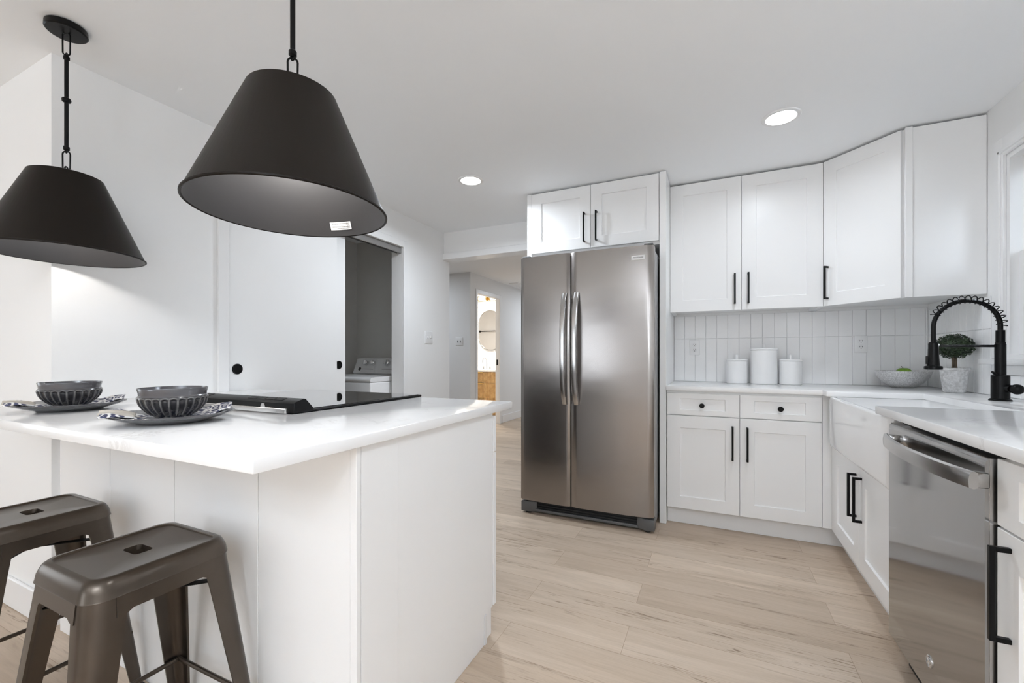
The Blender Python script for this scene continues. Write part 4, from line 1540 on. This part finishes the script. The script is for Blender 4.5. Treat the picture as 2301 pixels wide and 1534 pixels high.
# faucet
fx, fy = 1.131, 2.585
hx_ = 0.911
t = thing('kitchen_faucet', 'matte black spring-neck kitchen faucet behind the sink', 'faucet', (fx, fy, CT))
z0 = CT + 0.0004
MB().lathe([(0.0, 0.0), (0.036, 0.0), (0.036, 0.004), (0.031, 0.008), (0.029, 0.009), (0.029, 0.108), (0.027, 0.110), (0.0, 0.110)], (fx, fy, z0), 40, False, False).build('body', 'black_satin', t)
MB().lathe([(0.018, 0.108), (0.018, 0.245), (0.0165, 0.247), (0.0165, 0.252), (0.0148, 0.253), (0.0148, 0.305), (0.012, 0.306)], (fx, fy, z0), 32).build('riser', 'black_satin', t)
# arch hose
arc = []
cxm, rad = (fx + hx_) / 2, (fx - hx_) / 2
zc = 1.238
for i in range(41):
    a = pi * i / 40
    arc.append((cxm + rad * cos(a), fy, zc + rad * 1.05 * sin(a)))
arc = [(fx, fy, 1.205)] + arc + [(hx_, fy, 1.21), (hx_, fy, 1.165)]
hs = MB().tube(arc, 0.0088, 14).build('hose', 'black_satin', t)
# coil spring over most of the arch
mb = MB()
turns, npts = 16, 16 * 16
sp = []
for i in range(npts + 1):
    s = i / npts
    a = pi * 0.86 * s
    ce = Vector((cxm + rad * cos(a), fy, zc + rad * 1.05 * sin(a)))
    rd = Vector((cos(a), 0, sin(a)))
    ph = 2 * pi * turns * s
    sp.append(ce + 0.006 * rd + 0.0165 * (cos(ph) * rd + sin(ph) * Vector((0, 1, 0))))
mb.tube(sp, 0.0022, 6)
mb.build('coil_spring', 'black_satin', t)
MB().tube([(fx - 0.016, fy, 1.151), (hx_ + 0.014, fy, 1.154)], 0.0055, 12).build('support_arm', 'black_satin', t)
MB().lathe([(0.012, 0.125), (0.0145, 0.124), (0.0175, 0.118), (0.0175, 0.096), (0.018, 0.094), (0.0195, 0.06), (0.022, 0.022), (0.022, 0.018), (0.031, 0.015), (0.032, 0.012), (0.032, 0.002), (0.029, 0.0), (0.0, 0.0)], (hx_, fy, 1.046), 36, True, False).build('spray_head', 'black_satin', t)
MB().box(hx_ - 0.026, hx_ - 0.016, fy - 0.008, fy + 0.008, 1.070, 1.108, 0.003, 2).build('spray_button', 'black_satin', t)
MB().tube([(hx_, fy, 1.158), (hx_ + 0.018, fy, 1.156)], 0.0085, 14).build('arm_clip', 'chrome', t)
mb = MB()
mb.tube([(fx, fy, 0.970), (fx + 0.018, fy - 0.034, 0.968)], 0.0165, 20)
mb.build('valve', 'black_metal', t)
MB(Matrix.Translation((fx + 0.028, fy - 0.052, 0.967))).sphere((0, 0, 0), 0.022, 24, 14).build('valve_knob', 'black_satin', t)
MB().tube([(fx - 0.010, fy - 0.012, 1.018), (fx - 0.026, fy - 0.024, 1.028), (fx - 0.040, fy - 0.034, 1.040)], [0.0055, 0.005, 0.0045], 10).build('lever', 'black_satin', t)

# ------------------------------------------------------------------ laundry closet: washing machine
t = thing('washing_machine', 'white top-loading washing machine standing in the dark closet', 'washing machine', (-2.94, 3.1, 0))
wx0, wx1, wy0, wy1 = -3.29, -2.60, 2.752, 3.44
MB().box(wx0, wx1, wy0, wy1, 0.03, 0.888, 0.012, 3).build('body', 'washer_white', t)
mb = MB()
lp = [(wy0 + 0.004, 0.891), (wy0, 0.897), (wy0, 0.915), (wy0 + 0.012, 0.927), (wy0 + 0.05, 0.931), (wy0 + 0.46, 0.934), (wy0 + 0.49, 0.925), (wy0 + 0.50, 0.891)]
mb.loft([[(x, y, z) for y, z in lp] for x in (wx0 + 0.002, wx0 + 0.012, wx1 - 0.012, wx1 - 0.002)])
mb.build('lid', 'washer_white', t, smooth=50)
mb = MB()
mb.box(wx0, wx1, wy0 + 0.505, wy1, 0.889, 0.93, 0.006, 2)
mb.build('rear_deck', 'washer_white', t)
mb = MB()
cp = [(3.25, 0.931), (3.235, 0.945), (3.245, 0.965), (3.30, 1.088), (3.325, 1.098), (3.40, 1.095), (3.43, 1.06), (3.43, 0.931)]
rings = []
for x, k in ((wx0 + 0.0, 0.985), (wx0 + 0.02, 1.0), (wx1 - 0.02, 1.0), (wx1 - 0.0, 0.985)):
    rings.append([(x, 3.33 + (y - 3.33) * k, 0.931 + (z - 0.931) * k) for y, z in cp])
mb.loft(rings)
con = mb.build('console', 'washer_white', t, smooth=30)
sl = math.atan2(1.088 - 0.965, 3.30 - 3.245)
for kx, kr in ((-3.145, 0.026), (-3.055, 0.026), (-2.875, 0.034), (-2.715, 0.026)):
    zc_, yc_ = 1.040, 3.2785
    kb = MB(Matrix.Translation((kx, yc_, zc_)) @ Matrix.Rotation(-(pi / 2 - sl), 4, 'X'))
    kb.lathe([(kr + 0.004, 0.0), (kr + 0.004, 0.004), (0.0, 0.0045)], (0, 0.0, 0), 28, False, False, 'y')
    kk = kb.build('dial', 'ink_dark', con)
    kb = MB(Matrix.Translation((kx, yc_, zc_)) @ Matrix.Rotation(-(pi / 2 - sl), 4, 'X') @ Matrix.Rotation(pi, 4, 'Z'))
    kb.lathe([(kr, 0.0), (kr, 0.012), (kr * 0.86, 0.03), (kr * 0.7, 0.034), (0.0, 0.034)], (0, 0, 0), 28, False, False, 'y')
    kb.box(-0.004, 0.004, 0.03, 0.041, -kr * 0.8, kr * 0.8, 0.002)
    kb.build('knob_cap', 'chrome', kk)
kb = MB(Matrix.Translation((0, 3.2545, 0.984)) @ Matrix.Rotation(-(pi / 2 - sl), 4, 'X') @ Matrix.Rotation(pi, 4, 'Z'))
kb.lathe([(0.018, 0.0), (0.018, 0.002), (0.0, 0.0022)], (3.215, 0, 0.0), 20, False, False, 'y')
kb.box(3.04, 3.18, 0, 0.0016, -0.002, 0.002)
kb.box(2.80, 2.93, 0, 0.0016, -0.002, 0.001)
kb.box(2.745, 2.77, 0, 0.0016, -0.009, 0.009)
kb.build('printed_mark', 'ink_dark', con)

# ------------------------------------------------------------------ hall and bathroom contents
t = thing('ceiling_vent', 'small white slatted vent on the hall ceiling left of the fridge', 'vent', (-3.02, 6.75, CEIL))
mb = MB()
mb.box(-3.10, -2.94, 6.5, 7.0, CEIL - 0.012, CEIL - 0.0005, 0.003)
mb.build('frame', 'trim_paint', t)
mb = MB()
for k in range(6):
    mb.box(-3.085 + 0.024 * k, -3.070 + 0.024 * k, 6.52, 6.98, CEIL - 0.016, CEIL - 0.011)
mb.build('louver', 'plastic_white', t)

# vanity
t = thing('bathroom_vanity', 'fluted oak bathroom vanity with gold pulls seen through the doorway', 'vanity', (-4.0, 7.45, 0))
VY = 7.20
MB().box(-4.75, -6.0, VY + 0.022, 7.748, 0.08, 0.822).build('body', 'fluted_oak', t)
MB().box(-4.77, -3.28, VY - 0.02, 7.749, 0.823, 0.862, 0.004).build('vanity_top', 'white_quartz', t)


def fluted(x0, x1, z0, z1):
    mb = MB()
    n = max(2, round((x1 - x0) / 0.030))
    pts = []
    for i in range(n):
        for k in range(6):
            s = (i + k / 6) / n
            pts.append((x0 + (x1 - x0) * s, VY + 0.010 - 0.010 * sin(pi * k / 6)))
    pts.append((x1, VY + 0.010))
    poly = pts + [(x1, VY + 0.022), (x0, VY + 0.022)]
    mb.prism(poly, z0, z1)
    return mb


for z0_, z1_ in ((0.612, 0.818), (0.312, 0.608), (0.10, 0.308)):
    d = fluted(-4.70, -3.953, z0_, z1_).build('drawer', 'fluted_oak', t)
    MB().box(-4.42, -3.975, VY - 0.03, VY + 0.004, z1_ - 0.014, z1_ - 0.001, 0.003).build('pull', 'gold', d)
    fluted(-3.949, -3.32, z0_, z1_).build('drawer_front', 'fluted_oak', t)
MB().box(-4.72, -3.32, VY + 0.06, VY + 0.08, 0.001, 0.08).build('plinth', 'fluted_oak', t)
# mirror
t = thing('bathroom_mirror', 'tall pill-shaped mirror with a pale rim on the bathroom wall', 'mirror', (-4.10, 7.74, 1.65))
def pill(w, h, y, cx=-4.10, cz=1.653, n=20):
    r = w
    pts = []
    for i in range(n + 1):
        a = pi * i / n
        pts.append((cx + r * cos(a), y, cz + (h - r) + r * sin(a)))
    for i in range(n + 1):
        a = pi + pi * i / n
        pts.append((cx + r * cos(a), y, cz - (h - r) + r * sin(a)))
    return pts
mb = MB()
mb.loft([pill(0.283, 0.414, 7.749), pill(0.283, 0.414, 7.722), pill(0.272, 0.403, 7.720), pill(0.270, 0.401, 7.728)], True, True, False)
mb.build('frame', 'nickel', t)
mb = MB()
mb.loft([pill(0.271, 0.402, 7.7285), pill(0.271, 0.402, 7.727)])
mb.build('glass', 'mirror', t)
# towel bar on the opposite bathroom wall, seen in the mirror
t = thing('towel_bar', 'black towel bar reflected in the bathroom mirror', 'towel bar', (-5.3, 5.53, 1.78))
MB().tube([(-5.66, 5.565, 1.78), (-4.85, 5.565, 1.78)], 0.011, 12).build('bar', 'black_satin', t)
for x in (-5.60, -4.92):
    MB().lathe([(0.028, 0.0), (0.028, 0.012), (0.014, 0.014), (0.014, 0.068), (0.0, 0.07)], (x, 5.5005, 1.78), 20, True, False, 'y').build('bracket', 'black_satin', t)
# vanity faucet
t = thing('bathroom_faucet', 'tall nickel gooseneck faucet on the vanity top', 'faucet', (-4.12, 7.60, 0.862))
x, y, z = -4.12, 7.60, 0.8625
pts = [(x, y, z), (x, y, z + 0.13)] + [(x - 0.035 + 0.035 * cos(pi * k / 10), y - 0.02 * (1 - cos(pi * k / 10)) , z + 0.155 + 0.06 * sin(pi * k / 10)) for k in range(11)] + [(x - 0.07, y - 0.04, z + 0.125)]
MB().tube(pts, 0.0095, 12).build('spout', 'nickel', t)
for dx in (-0.075, 0.075):
    MB().lathe([(0.02, 0), (0.018, 0.02), (0.012, 0.045), (0.016, 0.06), (0.0, 0.062)], (x + dx, y, z), 16, True, False).build('tap_handle', 'nickel', t)
# vanity light
t = thing('vanity_light', 'gold vanity light glowing above the bathroom mirror', 'wall light', (-4.1, 7.7, 2.29))
MB().box(-4.36, -3.84, 7.71, 7.749, 2.270, 2.310, 0.003).build('backplate', 'gold', t)
for cx in (-4.29, -4.02):
    MB().tube([(cx - 0.05, 7.655, 2.29), (cx + 0.13, 7.655, 2.29)], 0.040, 20).build('glass_shade', 'warm_glow', t)
    mb = MB()
    for dx in (-0.06, 0.13):
        mb.tube([(cx + dx, 7.655, 2.29), (cx + dx + 0.022, 7.655, 2.29)], 0.046, 20)
    mb.tube([(cx + 0.03, 7.69, 2.29), (cx + 0.03, 7.715, 2.29)], 0.012, 10)
    mb.build('shade_cap', 'gold', t)
d = bpy.data.lights.new('vanity_bulb', 'AREA')
d.shape = 'RECTANGLE'; d.size = 0.5; d.size_y = 0.3; d.energy = 19; d.color = (1, 0.95, 0.86)
lo = bpy.data.objects.new('vanity_bulb', d)
lo.location = (-4.1, 7.0, 2.30)
COL.objects.link(lo)
